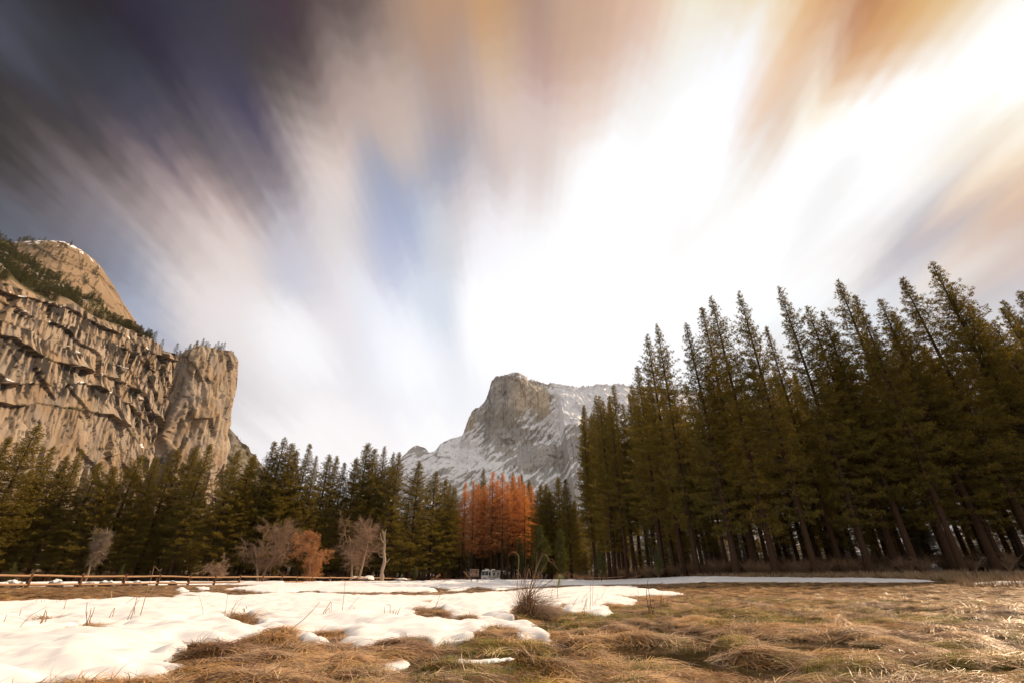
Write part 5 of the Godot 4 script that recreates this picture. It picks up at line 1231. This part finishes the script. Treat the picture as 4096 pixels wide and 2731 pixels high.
func rail_fence() -> void:
	var wood := mat(Color.WHITE, 0.9)
	wood.albedo_texture = noise_texture(101, 0.03, Color(0.42, 0.31, 0.23), Color(0.80, 0.66, 0.52), 256); wood.uv1_triplanar = true; wood.uv1_scale = Vector3(2.5, 2.5, 2.5)
	var post := mat(Color.WHITE, 0.95)
	post.albedo_texture = noise_texture(102, 0.03, Color(0.24, 0.16, 0.115), Color(0.48, 0.35, 0.265), 256); post.uv1_triplanar = true; post.uv1_scale = Vector3(2.5, 0.6, 2.5)
	M.wood = wood; M.post = post
	var spots := [Vector2(-38.0, -30.5), Vector2(-38.1, -35.6), Vector2(-38.2, -40.6), Vector2(-38.4, -45.7), Vector2(-38.4, -50.8), Vector2(-38.6, -56.0), Vector2(-38.4, -61.0), Vector2(-38.0, -65.6), Vector2(-37.0, -69.6), Vector2(-35.8, -73.6), Vector2(-34.9, -77.6), Vector2(-34.2, -81.4), Vector2(-33.3, -85.4), Vector2(-32.5, -91.2), Vector2(-31.8, -96.4), Vector2(-31.1, -103.0), Vector2(-30.5, -110.5), Vector2(-31.1, -123.0), Vector2(-31.4, -136.0), Vector2(-31.4, -148.5), Vector2(-30.6, -159.0), Vector2(-29.6, -170.0), Vector2(-27.0, -178.5), Vector2(-24.5, -188.0)]
	fence("split rail fence of weathered posts running from left edge into the distance", spots, 1.12, wood, post, [])
	var right := []
	for q in [[7.2, 116.0], [8.15, 114.0], [9.15, 112.0], [10.5, 110.0], [12.35, 106.0], [14.2, 103.0]]:
		right.append(Vector2(sin(deg_to_rad(q[0])) * q[1], -cos(deg_to_rad(q[0])) * q[1]))
	fence("low snow-topped rail fence before the dark grove, one rail fallen", right, 0.75, wood, post, [4])

func fence(label: String, spots: Array, tall: float, wood: Material, post: Material, fallen: Array) -> void:
	var o := thing("rail_fence", label, "fence", Vector3(spots[0].x, 0, spots[0].y))
	var org := o.position
	rng.seed = 4
	var pm := []
	for k in 3: pm.append(box_mesh(Vector3(0.24, tall + 0.5, 0.22), 0.03))
	var tops := []
	for i in spots.size():
		var q: Vector2 = spots[i]
		var y := ground_y(q.x, q.y) if snow_edge(q.x, q.y) < 0 else ground_y(q.x, q.y) + 0.08
		var p := obj("post", pm[i % 3], post, o); p.position = Vector3(q.x, y + (tall - 0.5) * 0.5, q.y) - org
		p.rotation = Vector3(rng.randfn(0, 0.02), rng.randf_range(-0.3, 0.3), rng.randfn(0, 0.025))
		tops.append(y)
	for i in spots.size() - 1:
		var a := Vector3(spots[i].x, tops[i], spots[i].y) - org; var b := Vector3(spots[i + 1].x, tops[i + 1], spots[i + 1].y) - org
		var d := (b - a).normalized() * 0.16
		for k in 2:
			var h: float = [tall * 0.80, tall * 0.22][k]
			var ya: float = h + rng.randf_range(-0.05, 0.05); var yb: float = h + rng.randf_range(-0.05, 0.05)
			if i in fallen:
				if k == 1: continue
				ya = 0.06
			rng.seed = rng.seed + 0
			var r := log_mesh(a + Vector3.UP * ya - d, b + Vector3.UP * yb + d, 0.095, 0.082, 900 + i * 2 + k, 6)
			rng.seed = 4000 + i * 7 + k
			obj("rail", r, wood, o)

func letters(text: String, size: float, at: Vector3, m: Material, parent: Node, called := "lettering", left := true) -> void:
	var t := TextMesh.new(); t.text = text; t.depth = 0.004; t.pixel_size = size / 64.0; t.font_size = 64
	var f := SystemFont.new(); f.font_names = PackedStringArray(["Droid Serif"]); f.font_weight = 400; t.font = f
	t.horizontal_alignment = HORIZONTAL_ALIGNMENT_LEFT if left else HORIZONTAL_ALIGNMENT_CENTER
	var o := obj(called, t, m, parent); o.position = at

func arrow(at: Vector3, size: float, m: Material, parent: Node) -> void:
	var v := PackedVector3Array()
	var poly := func(pts: Array):
		for k in range(1, pts.size() - 1):
			v.append_array([Vector3(pts[0].x, pts[0].y, 0), Vector3(pts[k + 1].x, pts[k + 1].y, 0), Vector3(pts[k].x, pts[k].y, 0)])
	poly.call([Vector2(-1, -0.14), Vector2(0.75, -0.14), Vector2(0.75, 0.14), Vector2(-1, 0.14)])
	poly.call([Vector2(1.0, 0), Vector2(0.2, 0.8), Vector2(-0.05, 0.62), Vector2(0.62, 0.0)])
	poly.call([Vector2(1.0, 0), Vector2(0.62, 0.0), Vector2(-0.05, -0.62), Vector2(0.2, -0.8)])
	for i in v.size(): v[i] = v[i] * size
	var o := obj("arrow", arrays(v), m, parent); o.position = at

func direction_sign() -> void:
	var brown := mat(Color(0.115, 0.036, 0.014), 0.45); var cream := mat(Color(0.60, 0.52, 0.42), 0.6); var steel := mat(Color(0.075, 0.04, 0.024), 0.7)
	var p := polar(-4.22, 70.0, 0.0); p.y = 0.16
	var o := thing("direction_sign", "brown park direction sign on two posts before the motorhome", "sign", p)
	for x in [-0.40, 0.40]: part_box("post", Vector3(0.09, 1.75, 0.06), Vector3(x, 0.675, -0.045), steel, o, 0.008)
	for b in [[0.585, 1.555, "upper"], [0.255, 1.115, "lower"]]:
		var h: float = b[0]; var y: float = b[1]
		var pl := part_box("panel", Vector3(1.23, h, 0.024), Vector3(0, y, 0), cream, o, 0.006)
		part_box("face", Vector3(1.19, h - 0.04, 0.012), Vector3(0, 0, 0.010), brown, pl, 0.002)
		if b[2] == "upper":
			letters("Half Dome Village", 0.088, Vector3(-0.53, 0.165, 0.019), cream, pl)
			letters("Campground", 0.118, Vector3(-0.53, -0.01, 0.019), cream, pl)
			letters("Reservations", 0.106, Vector3(-0.53, -0.185, 0.019), cream, pl)
			arrow(Vector3(0.45, -0.02, 0.019), 0.10, cream, pl)
		else:
			part_box("parking_symbol", Vector3(0.11, 0.11, 0.004), Vector3(-0.44, 0, 0.019), cream, pl, 0.001)
			letters("P", 0.125, Vector3(-0.44, 0, 0.022), brown, pl, "lettering", false)
			letters("Parking", 0.125, Vector3(-0.22, 0, 0.019), cream, pl)
			arrow(Vector3(0.45, 0, 0.019), 0.085, cream, pl)

func motorhome() -> void:
	var white := mat(Color(0.78, 0.73, 0.66), 0.35); var glass := mat(Color(0.018, 0.017, 0.016), 0.08); glass.metallic_specular = 0.5
	var dark := mat(Color(0.06, 0.045, 0.04), 0.6); var rubber := mat(Color(0.03, 0.03, 0.03), 0.9); var beige := mat(Color(0.60, 0.50, 0.38), 0.5)
	var p := polar(-3.05, 160.0, 0.0); p.y = 0.35
	var o := thing("motorhome", "white motorhome parked at the wood's edge behind the brown sign", "vehicle", p, deg_to_rad(-25.0))
	# local axes: front towards +z, length 8.4, width 2.5
	var v := []
	var st := SurfaceTool.new(); st.begin(Mesh.PRIMITIVE_TRIANGLES); st.set_smooth_group(-1)
	var prof := [Vector2(-8.2, 0.45), Vector2(-8.2, 3.0), Vector2(-8.0, 3.12), Vector2(-0.9, 3.12), Vector2(-0.45, 3.0), Vector2(-0.12, 2.2), Vector2(0.0, 1.4), Vector2(0.05, 0.55), Vector2(-0.1, 0.42)]
	var w := 1.25
	for k in prof.size():
		var a: Vector2 = prof[k]; var b: Vector2 = prof[(k + 1) % prof.size()]
		for q in [Vector3(-w, a.y, a.x), Vector3(w, a.y, a.x), Vector3(w, b.y, b.x), Vector3(-w, a.y, a.x), Vector3(w, b.y, b.x), Vector3(-w, b.y, b.x)]: st.add_vertex(q)
	for s in [-1.0, 1.0]:
		for k in range(1, prof.size() - 1):
			for q in [Vector3(s * w, prof[0].y, prof[0].x), Vector3(s * w, prof[k].y, prof[k].x), Vector3(s * w, prof[k + 1].y, prof[k + 1].x)]: st.add_vertex(q)
	st.generate_normals()
	obj("body", st.commit(), white, o)
	for x in [-0.61, 0.61]:
		var g := part_box("windshield", Vector3(1.12, 1.25, 0.03), Vector3(x, 2.18, -0.12), glass, o, 0.05); g.rotation.x = -0.17
	part_box("grille", Vector3(1.3, 0.22, 0.05), Vector3(0, 0.85, 0.06), dark, o)
	part_box("bumper", Vector3(2.46, 0.28, 0.22), Vector3(0, 0.50, 0.08), beige, o, 0.05)
	for x in [-0.95, 0.95]: part_box("headlight", Vector3(0.34, 0.2, 0.05), Vector3(x, 0.88, 0.06), mat(Color(0.5, 0.5, 0.48), 0.1), o, 0.02)
	part_box("stripe", Vector3(2.3, 0.07, 0.02), Vector3(0, 1.22, 0.035), mat(Color(0.22, 0.2, 0.22), 0.5), o, 0.004)
	part_box("side_window", Vector3(0.03, 1.05, 1.0), Vector3(1.26, 2.1, -0.95), glass, o, 0.01)
	var so := part_box("slide_out", Vector3(0.5, 1.85, 3.2), Vector3(1.40, 1.85, -3.4), white, o, 0.05)
	part_box("window", Vector3(0.03, 0.65, 1.1), Vector3(0.255, 0.12, 0.3), glass, so, 0.01)
	part_box("awning", Vector3(0.16, 0.14, 3.3), Vector3(0.30, 0.98, 0), dark, so, 0.04)
	part_box("window", Vector3(0.03, 0.62, 0.8), Vector3(1.262, 2.15, -6.9), glass, o, 0.01)
	part_box("stripe", Vector3(0.02, 0.06, 7.9), Vector3(1.255, 1.22, -4.1), mat(Color(0.25, 0.2, 0.18), 0.5), o, 0.004)
	var cv := PackedVector3Array(); var cn := PackedVector3Array(); var swirl := PackedVector3Array(); var sr := PackedFloat32Array()
	for k in 13:
		var t := k / 12.0
		swirl.append(Vector3(1.265, 1.25 + 0.85 * t, -5.9 - 0.9 * t - 0.35 * sin(t * TAU))); sr.append(0.02 + 0.07 * sin(t * PI))
	tube(cv, cn, swirl, sr, 5); obj("swirl", arrays(cv, PackedColorArray(), cn), mat(Color(0.16, 0.12, 0.11), 0.5), o)
	for q in [[-0.2, -1.9], [0.25, -5.2]]: part_box("air_conditioner", Vector3(1.0, 0.32, 1.1), Vector3(q[0], 3.27, q[1]), white, o, 0.08)
	for z in [-1.6, -5.9]:
		for s in [-1.0, 1.0]:
			var wv := PackedVector3Array(); var wn := PackedVector3Array()
			tube(wv, wn, PackedVector3Array([Vector3(s * 1.0, 0.45, z), Vector3(s * 1.01, 0.45, z), Vector3(s * 1.27, 0.45, z), Vector3(s * 1.28, 0.45, z)]), PackedFloat32Array([0.02, 0.45, 0.45, 0.02]), 16)
			obj("wheel", arrays(wv, PackedColorArray(), wn), rubber, o)
	for x in [-1.5, 1.5]: part_box("mirror", Vector3(0.22, 0.45, 0.16), Vector3(x, 2.05, -0.05), dark, o, 0.04)

func parked_car(label: String, at: Vector3, turn: float, tint: Color) -> void:
	var paint := mat(tint, 0.25); paint.clearcoat_enabled = true; paint.clearcoat = 0.8; paint.clearcoat_roughness = 0.08
	var glass := mat(Color(0.02, 0.02, 0.02), 0.06); var rubber := mat(Color(0.03, 0.03, 0.03), 0.9)
	var o := thing("parked_car", label, "car", at, turn, "cars parked in the right grove")
	var side := [Vector2(-2.25, 0.45), Vector2(-2.3, 0.95), Vector2(-2.1, 1.05), Vector2(-1.75, 1.68), Vector2(0.25, 1.70), Vector2(0.95, 1.08), Vector2(2.1, 0.92), Vector2(2.25, 0.65), Vector2(2.2, 0.40)]
	var st := SurfaceTool.new(); st.begin(Mesh.PRIMITIVE_TRIANGLES); st.set_smooth_group(-1)
	var half := func(q: Vector2) -> float: return 0.92 if q.y < 1.1 else 0.72
	for k in side.size():
		var a: Vector2 = side[k]; var b: Vector2 = side[(k + 1) % side.size()]
		var wa: float = half.call(a); var wb: float = half.call(b)
		for q in [Vector3(a.x, a.y, -wa), Vector3(a.x, a.y, wa), Vector3(b.x, b.y, wb), Vector3(a.x, a.y, -wa), Vector3(b.x, b.y, wb), Vector3(b.x, b.y, -wb)]: st.add_vertex(q)
		for s in [-1.0, 1.0]:
			for q in [Vector3(0, 0.8, s * 0.95), Vector3(a.x, a.y, s * wa), Vector3(b.x, b.y, s * wb)]: st.add_vertex(q)
	st.generate_normals(); obj("body", st.commit(), paint, o)
	for s in [-1.0, 1.0]:
		for x in [-1.15, 0.05]:
			var g := part_box("window", Vector3(0.95, 0.42, 0.03), Vector3(x, 1.36, s * 0.855), glass, o, 0.01); g.rotation.x = -s * 0.30
		for x in [-1.4, 1.4]:
			var wv := PackedVector3Array(); var wn := PackedVector3Array()
			tube(wv, wn, PackedVector3Array([Vector3(x, 0.36, s * 0.72), Vector3(x, 0.36, s * 0.73), Vector3(x, 0.36, s * 0.95), Vector3(x, 0.36, s * 0.96)]), PackedFloat32Array([0.02, 0.36, 0.36, 0.02]), 14)
			var wh := obj("wheel", arrays(wv, PackedColorArray(), wn), rubber, o)
			wv = PackedVector3Array(); wn = PackedVector3Array()
			tube(wv, wn, PackedVector3Array([Vector3(x, 0.36, s * 0.95), Vector3(x, 0.36, s * 0.968), Vector3(x, 0.36, s * 0.97)]), PackedFloat32Array([0.22, 0.22, 0.01]), 12)
			obj("rim", arrays(wv, PackedColorArray(), wn), mat(Color(0.4, 0.4, 0.4), 0.3), wh)
	for z in [-0.62, 0.62]: part_box("headlight", Vector3(0.05, 0.16, 0.36), Vector3(2.2, 0.78, z), mat(Color(0.55, 0.55, 0.52), 0.1), o, 0.02)
	part_box("snow_cover", Vector3(1.8, 0.07, 1.3), Vector3(-0.7, 1.725, 0), M.snow, o, 0.03)

func grove_things() -> void:
	parked_car("dark car with snow on its roof parked behind mid-grove trunks", polar(35.5, 101.0, -0.05), deg_to_rad(10), Color(0.02, 0.02, 0.025))
	parked_car("dark car parked behind the rightmost grove trunks", polar(43.6, 101.0, -0.05), deg_to_rad(-6), Color(0.03, 0.032, 0.035))
	parked_car("dark car half hidden left of the notice board", polar(29.2, 103.0, -0.05), deg_to_rad(4), Color(0.05, 0.045, 0.04))
	var p := polar(33.0, 92.0, 0.1)
	var o := thing("notice_board", "orange-brown wooden notice board between trunks of the right grove", "sign", p, deg_to_rad(-30))
	for x in [-0.9, 0.9]: part_box("post", Vector3(0.14, 2.4, 0.14), Vector3(x, 1.2, 0), M.post, o, 0.015)
	part_box("panel", Vector3(1.75, 0.95, 0.06), Vector3(0, 1.6, 0.09), mat(Color(0.40, 0.20, 0.06), 0.8), o, 0.01)
	part_box("roof", Vector3(2.3, 0.12, 0.5), Vector3(0, 2.45, 0), M.post, o, 0.03)
	rng.seed = 66
	for q in [[39.7, 92.0, 0.85, "grey boulder with a snow cap between right grove trunks"], [38.2, 94.0, 0.5, "smaller snowy boulder left of the capped grove boulder"]]:
		boulder(q[3], polar(q[0], q[1], 0.0), q[2], 600 + int(q[0]))

func boulder(label: String, at: Vector3, size: float, s: int, group := "") -> void:
	var o := thing("boulder", label, "rock", at + Vector3.UP * size * 0.35, rng.randf() * TAU, group)
	o.scale = Vector3.ONE * size
	obj("stone", boulder_mesh(s, 0.7), M.stone, o); obj("snow_cap", cap_mesh(s, 0.7), M.snow, o)

func debris() -> void:
	M.stone = mat(Color.WHITE, 0.95); M.stone.albedo_texture = noise_texture(111, 0.02, Color(0.30, 0.27, 0.26), Color(0.60, 0.56, 0.53), 256); M.stone.uv1_triplanar = true
	rng.seed = 90
	var k := 0
	for q in [[-44.6, 56.5, 0.34], [-44.1, 57.0, 0.5], [-43.8, 55.9, 0.3], [-41.6, 59.5, 0.55], [-41.3, 58.9, 0.32], [-40.0, 61.0, 0.35], [-39.4, 61.5, 0.42], [-38.4, 63.5, 0.38], [-38.0, 63.0, 0.45], [-37.4, 64.5, 0.3], [-36.7, 66.0, 0.34], [-36.1, 67.0, 0.42], [-35.5, 68.5, 0.3], [-33.4, 71.0, 0.42]]:
		boulder("snow-dusted grey rock under the fence, %s from the left" % ORDINAL[k], polar(q[0], q[1], 0.0), q[2], 700 + k, "rocks under the rail fence"); k += 1
	# logs
	var lg := mat(Color.WHITE, 0.9); lg.albedo_texture = noise_texture(112, 0.03, Color(0.42, 0.26, 0.16), Color(0.74, 0.52, 0.36), 256); lg.uv1_triplanar = true; lg.uv1_scale = Vector3(1.5, 1.5, 1.5)
	M.log = lg
	var a := polar(-5.35, 98.0, 0.0); a.y = 2.06; var b := polar(-4.22, 96.0, 0.0); b.y = 0.35
	var o := thing("leaning_log", "orange log propped up at a slant left of the brown sign", "log", Vector3(b.x, b.y, b.z))
	obj("trunk", log_mesh(a - o.position, Vector3(0.1, -0.3, 0), 0.13, 0.12, 120), lg, o)
	for q in [[0.42, Vector3(-1.5, -0.1, 0.2)], [0.60, Vector3(-0.9, 0.0, 0.3)]]:
		var s := (a - o.position).lerp(Vector3.ZERO, q[0])
		obj("branch", log_mesh(s, Vector3(s.x + q[1].x, 0.02, s.z + q[1].z), 0.045, 0.02, 121, 5), lg, o)
	a = polar(-9.02, 124.0, 0.0); a.y = 0.75; b = polar(-8.0, 125.0, 0.0); b.y = 1.85
	o = thing("fallen_log", "cut log lying raised at a slant behind the fence", "log", a)
	obj("trunk", log_mesh(Vector3(-0.6, -0.6, 0), b - a, 0.26, 0.24, 130), lg, o)
	a = polar(-6.6, 118.0, 0.0)
	o = thing("fallen_log", "long low log lying flat left of the leaning log", "log", a)
	obj("trunk", log_mesh(Vector3(-3.2, 0.38, 0), Vector3(3.4, 0.34, 0.8), 0.17, 0.14, 131), lg, o)
	# brush piles: crossed sticks under snow
	for q in [[-16.2, 114.0, 3.6, 1.15, "large snow-capped brush pile behind the fence below the second oak"], [-12.0, 132.0, 2.4, 0.8, "smaller brush pile behind the fence left of the slanting log"], [-2.0, 100.0, 2.2, 0.45, "snowy heap of broken twigs right of the sign"], [7.0, 108.0, 2.3, 0.6, "heap of dark bare twigs before the dark grove's left end"]]:
		rng.seed = int(q[1])
		o = thing("brush_pile", q[4], "brush pile", polar(q[0], q[1], -0.05))
		var v := PackedVector3Array(); var n := PackedVector3Array()
		for i in 150:
			var t := rng.randf() * TAU; var c := Vector3(rng.randfn(0, 0.42) * q[2], rng.randf() * q[3] * 0.9, rng.randfn(0, 0.3) * q[2]); c.y *= exp(-pow(c.x / q[2], 2.0))
			var d := Vector3(cos(t), rng.randf_range(-0.35, 0.55), sin(t)) * rng.randf_range(0.4, 1.3)
			tube(v, n, PackedVector3Array([c - d * 0.5, c + d * 0.5 + Vector3.UP * 0.1]), PackedFloat32Array([0.035, 0.012]), 3)
		obj("sticks", arrays(v, PackedColorArray(), n), M.oak, o)
		if q[4].begins_with("heap"): continue
		var cap := obj("snow_cap", cap_mesh(140 + int(q[1]), 0.30), M.snow, o); cap.scale = Vector3(q[2] * 0.85, q[3] * 2.6, q[2] * 0.55); cap.position.y = q[3] * 0.15

func curve_tube(pts: PackedVector3Array, r: float, sides := 4) -> ArrayMesh:
	var cv := Curve3D.new()
	for k in pts.size():
		var t := (pts[mini(k + 1, pts.size() - 1)] - pts[maxi(k - 1, 0)]) * 0.16
		cv.add_point(pts[k], -t, t)
	var n := maxi(2, (pts.size() - 1) * 4)
	var q := PackedVector3Array(); var rad := PackedFloat32Array()
	for k in n + 1:
		q.append(cv.sample_baked(cv.get_baked_length() * k / n)); rad.append(r * (1.0 - 0.55 * k / n))
	var v := PackedVector3Array(); var m := PackedVector3Array()
	tube(v, m, q, rad, sides)
	return arrays(v, PackedColorArray(), m)

func stems_of(line: Array, root: Vector3) -> PackedVector3Array:
	var pts := PackedVector3Array()
	for k in range(0, line.size(), 3): pts.append(Vector3(line[k], line[k + 1], line[k + 2]) - root)
	return pts

func stalks() -> void:
	var dry := mat(Color(0.30, 0.185, 0.105), 0.8); var dark := mat(Color(0.13, 0.075, 0.045), 0.85); var pale := mat(Color(0.50, 0.36, 0.22), 0.7)
	M.dry = dry
	for s in STALKS:
		var first: Array = s[4][0]
		var root := Vector3(first[0], surface_y(first[0], first[2]), first[2])
		var o := thing(s[0], s[1], s[2], root, 0.0, "dry stalks standing in the snow" if s[2] == "stalk" else "")
		var m: Material = dark if s[0] == "bare_shrub" and "dark" in s[1] else (pale if "pale" in s[1] else dry)
		for line in s[4]:
			var pts := stems_of(line, root)
			var b: Vector3 = pts[0] + root
			var g := surface_y(b.x, b.z) - root.y
			if pts[0].y > g - 0.08 and absf(pts[0].y) < 0.35: pts.insert(0, Vector3(pts[0].x, g - 0.10, pts[0].z))
			obj("stem", curve_tube(pts, s[3]), m, o)
		if s[0] == "long_stick":
			var pod := obj("seed_pod", boulder_mesh(160, 1.3), dark, o); pod.scale = Vector3.ONE * 0.035
			var tip := stems_of(s[4][1], root); pod.position = tip[0].lerp(tip[-1], 0.35) + Vector3(0, -0.13, 0)
	# melt-out tussocks at the foot of the stalks
	for q in [[-41.15, 12.2, 0.9, "small dry tussock in a melt hollow at far left"], [-38.3, 9.7, 0.9, "dry leaf heap round the woody shrub's foot"], [-26.8, 10.4, 1.3, "low round tussock showing through the snow left of centre"]]:
		var p := polar(q[0], q[1], 0.0)
		var o := thing("tussock", q[3], "grass tussock", p)
		tussock(o, 170 + int(q[1]), q[2] * 0.30, q[2] * 0.22, 130, 0.004)

func tussock(o: Node3D, s: int, wide: float, tall: float, n: int, w: float, drift := Vector3.ZERO) -> void:
	rng.seed = s
	var v := PackedVector3Array(); var c := PackedColorArray()
	for i in n:
		var a := rng.randf() * TAU; var r := sqrt(rng.randf()) * wide * 0.8
		var at := Vector3(cos(a) * r, tall * (1.0 - r * r / wide / wide) * rng.randf_range(0.1, 0.9), sin(a) * r * 0.8)
		var d := (Vector3(cos(a), rng.randf_range(-0.2, 0.15), sin(a)) + drift * rng.randf_range(0.3, 1.3)).normalized()
		var cc := Color(0.16, 0.085, 0.035).lerp(Color(0.46, 0.29, 0.14), pow(rng.randf(), 1.3))
		blade(v, c, at, d, Vector3.UP, rng.randf_range(0.4, 1.0) * wide, rng.randf_range(0.0, 0.12) * wide, w * rng.randf_range(0.7, 1.4), rng.randf_range(-0.3, 0.3) * wide, cc)
	obj("blades", arrays(v, c), M.grass, o)

func reed_clump() -> void:
	var root := Vector3(0.40, ground_y(0.40, -10.9), -10.9)
	var o := thing("reed_clump", "big brown reed clump with long arching stems amid the snow", "reeds", root)
	rng.seed = 180
	var v := PackedVector3Array(); var c := PackedColorArray()
	for i in 1500:
		var a := rng.randf() * TAU; var r := sqrt(rng.randf())
		var at := Vector3(-0.05 + cos(a) * r * 0.36 + 0.12 * r, 0, sin(a) * r * 0.32)
		at.y = 0.40 * maxf(0.0, 1.0 - r * r) * rng.randf_range(0.1, 1.0)
		var d := Vector3(cos(a) * 0.8 + rng.randf_range(0.0, 0.9), rng.randf_range(-0.35, 0.55), sin(a) * 0.8).normalized()
		var cc := Color(0.13, 0.07, 0.032).lerp(Color(0.44, 0.28, 0.145), pow(rng.randf(), 1.4))
		blade(v, c, at, d, Vector3.UP, rng.randf_range(0.16, 0.55), rng.randf_range(-0.02, 0.08), 0.0035 * rng.randf_range(0.6, 1.5), rng.randf_range(-0.08, 0.08), cc)
	obj("tussock", arrays(v, c), M.grass, o)
	var stem := mat(Color(0.22, 0.125, 0.078), 0.8); var light := mat(Color(0.42, 0.28, 0.17), 0.75)
	for k in STEMS.size():
		var pts := stems_of(STEMS[k], root)
		if pts[0].y > 0.15: pts.insert(0, pts[0] * Vector3(0.7, 0.2, 1.0))
		obj("stem", curve_tube(pts, 0.0062 if k < 12 else 0.0045), light if k in [0, 5, 3] else stem, o)
	rng.seed = 181
	for k in 60:                                     # thin shoots fanning out of the crown to the right
		var a := rng.randf_range(-0.5, 1.5)
		var b := Vector3(rng.randf_range(-0.25, 0.15), 0.22, rng.randf_range(-0.2, 0.2)); var l := rng.randf_range(0.3, 0.85)
		var d := Vector3(sin(a), maxf(cos(a), 0.15), rng.randf_range(-0.4, 0.4)).normalized()
		obj("shoot", curve_tube(PackedVector3Array([b, b + d * l * 0.5, b + d * l + Vector3(0.10, -0.06, 0) * l]), 0.0028, 3), stem, o)
	# the green sapling behind it
	rng.seed = 185
	var p := polar(5.02, 17.0, 0.0); p.y = surface_y(p.x, p.z)
	var t := thing("pine_sapling", "tiny pine sapling with one bright green needle head beside the reeds", "sapling", p)
	obj("stem", curve_tube(PackedVector3Array([Vector3(0, -0.1, 0), Vector3(0.0, 0.25, 0), Vector3(0.03, 0.42, 0), Vector3(0.10, 0.62, 0)]), 0.010, 5), M.dry, t)
	v = PackedVector3Array(); c = PackedColorArray()
	for i in 420:
		var f := rng.randf(); var at := Vector3(0.02 + 0.10 * f, 0.34 + 0.30 * f, 0)
		var a := rng.randf() * TAU
		var d := Vector3(cos(a) * 0.8 + 0.35, rng.randf_range(-0.45, 0.65), sin(a) * 0.8).normalized()
		var cc := Color(0.17, 0.20, 0.035).lerp(Color(0.36, 0.36, 0.08), rng.randf())
		blade(v, c, at, d, Vector3.UP, rng.randf_range(0.10, 0.20), rng.randf_range(-0.02, 0.02), 0.0028, rng.randf_range(-0.03, 0.03), cc, 2)
	obj("needles", arrays(v, c), M.grass, t)

func _ready() -> void:
	light_and_camera()
	fill_mask()
	mountains(); print("mountains ", Time.get_ticks_msec())
	meadow()
	forest()
	oaks(); print("trees ", Time.get_ticks_msec())
	far_woods(); thicket()
	grass(); print("grass ", Time.get_ticks_msec())
	rail_fence(); debris(); direction_sign(); motorhome(); grove_things(); stalks(); reed_clump()
	print("all ", Time.get_ticks_msec())
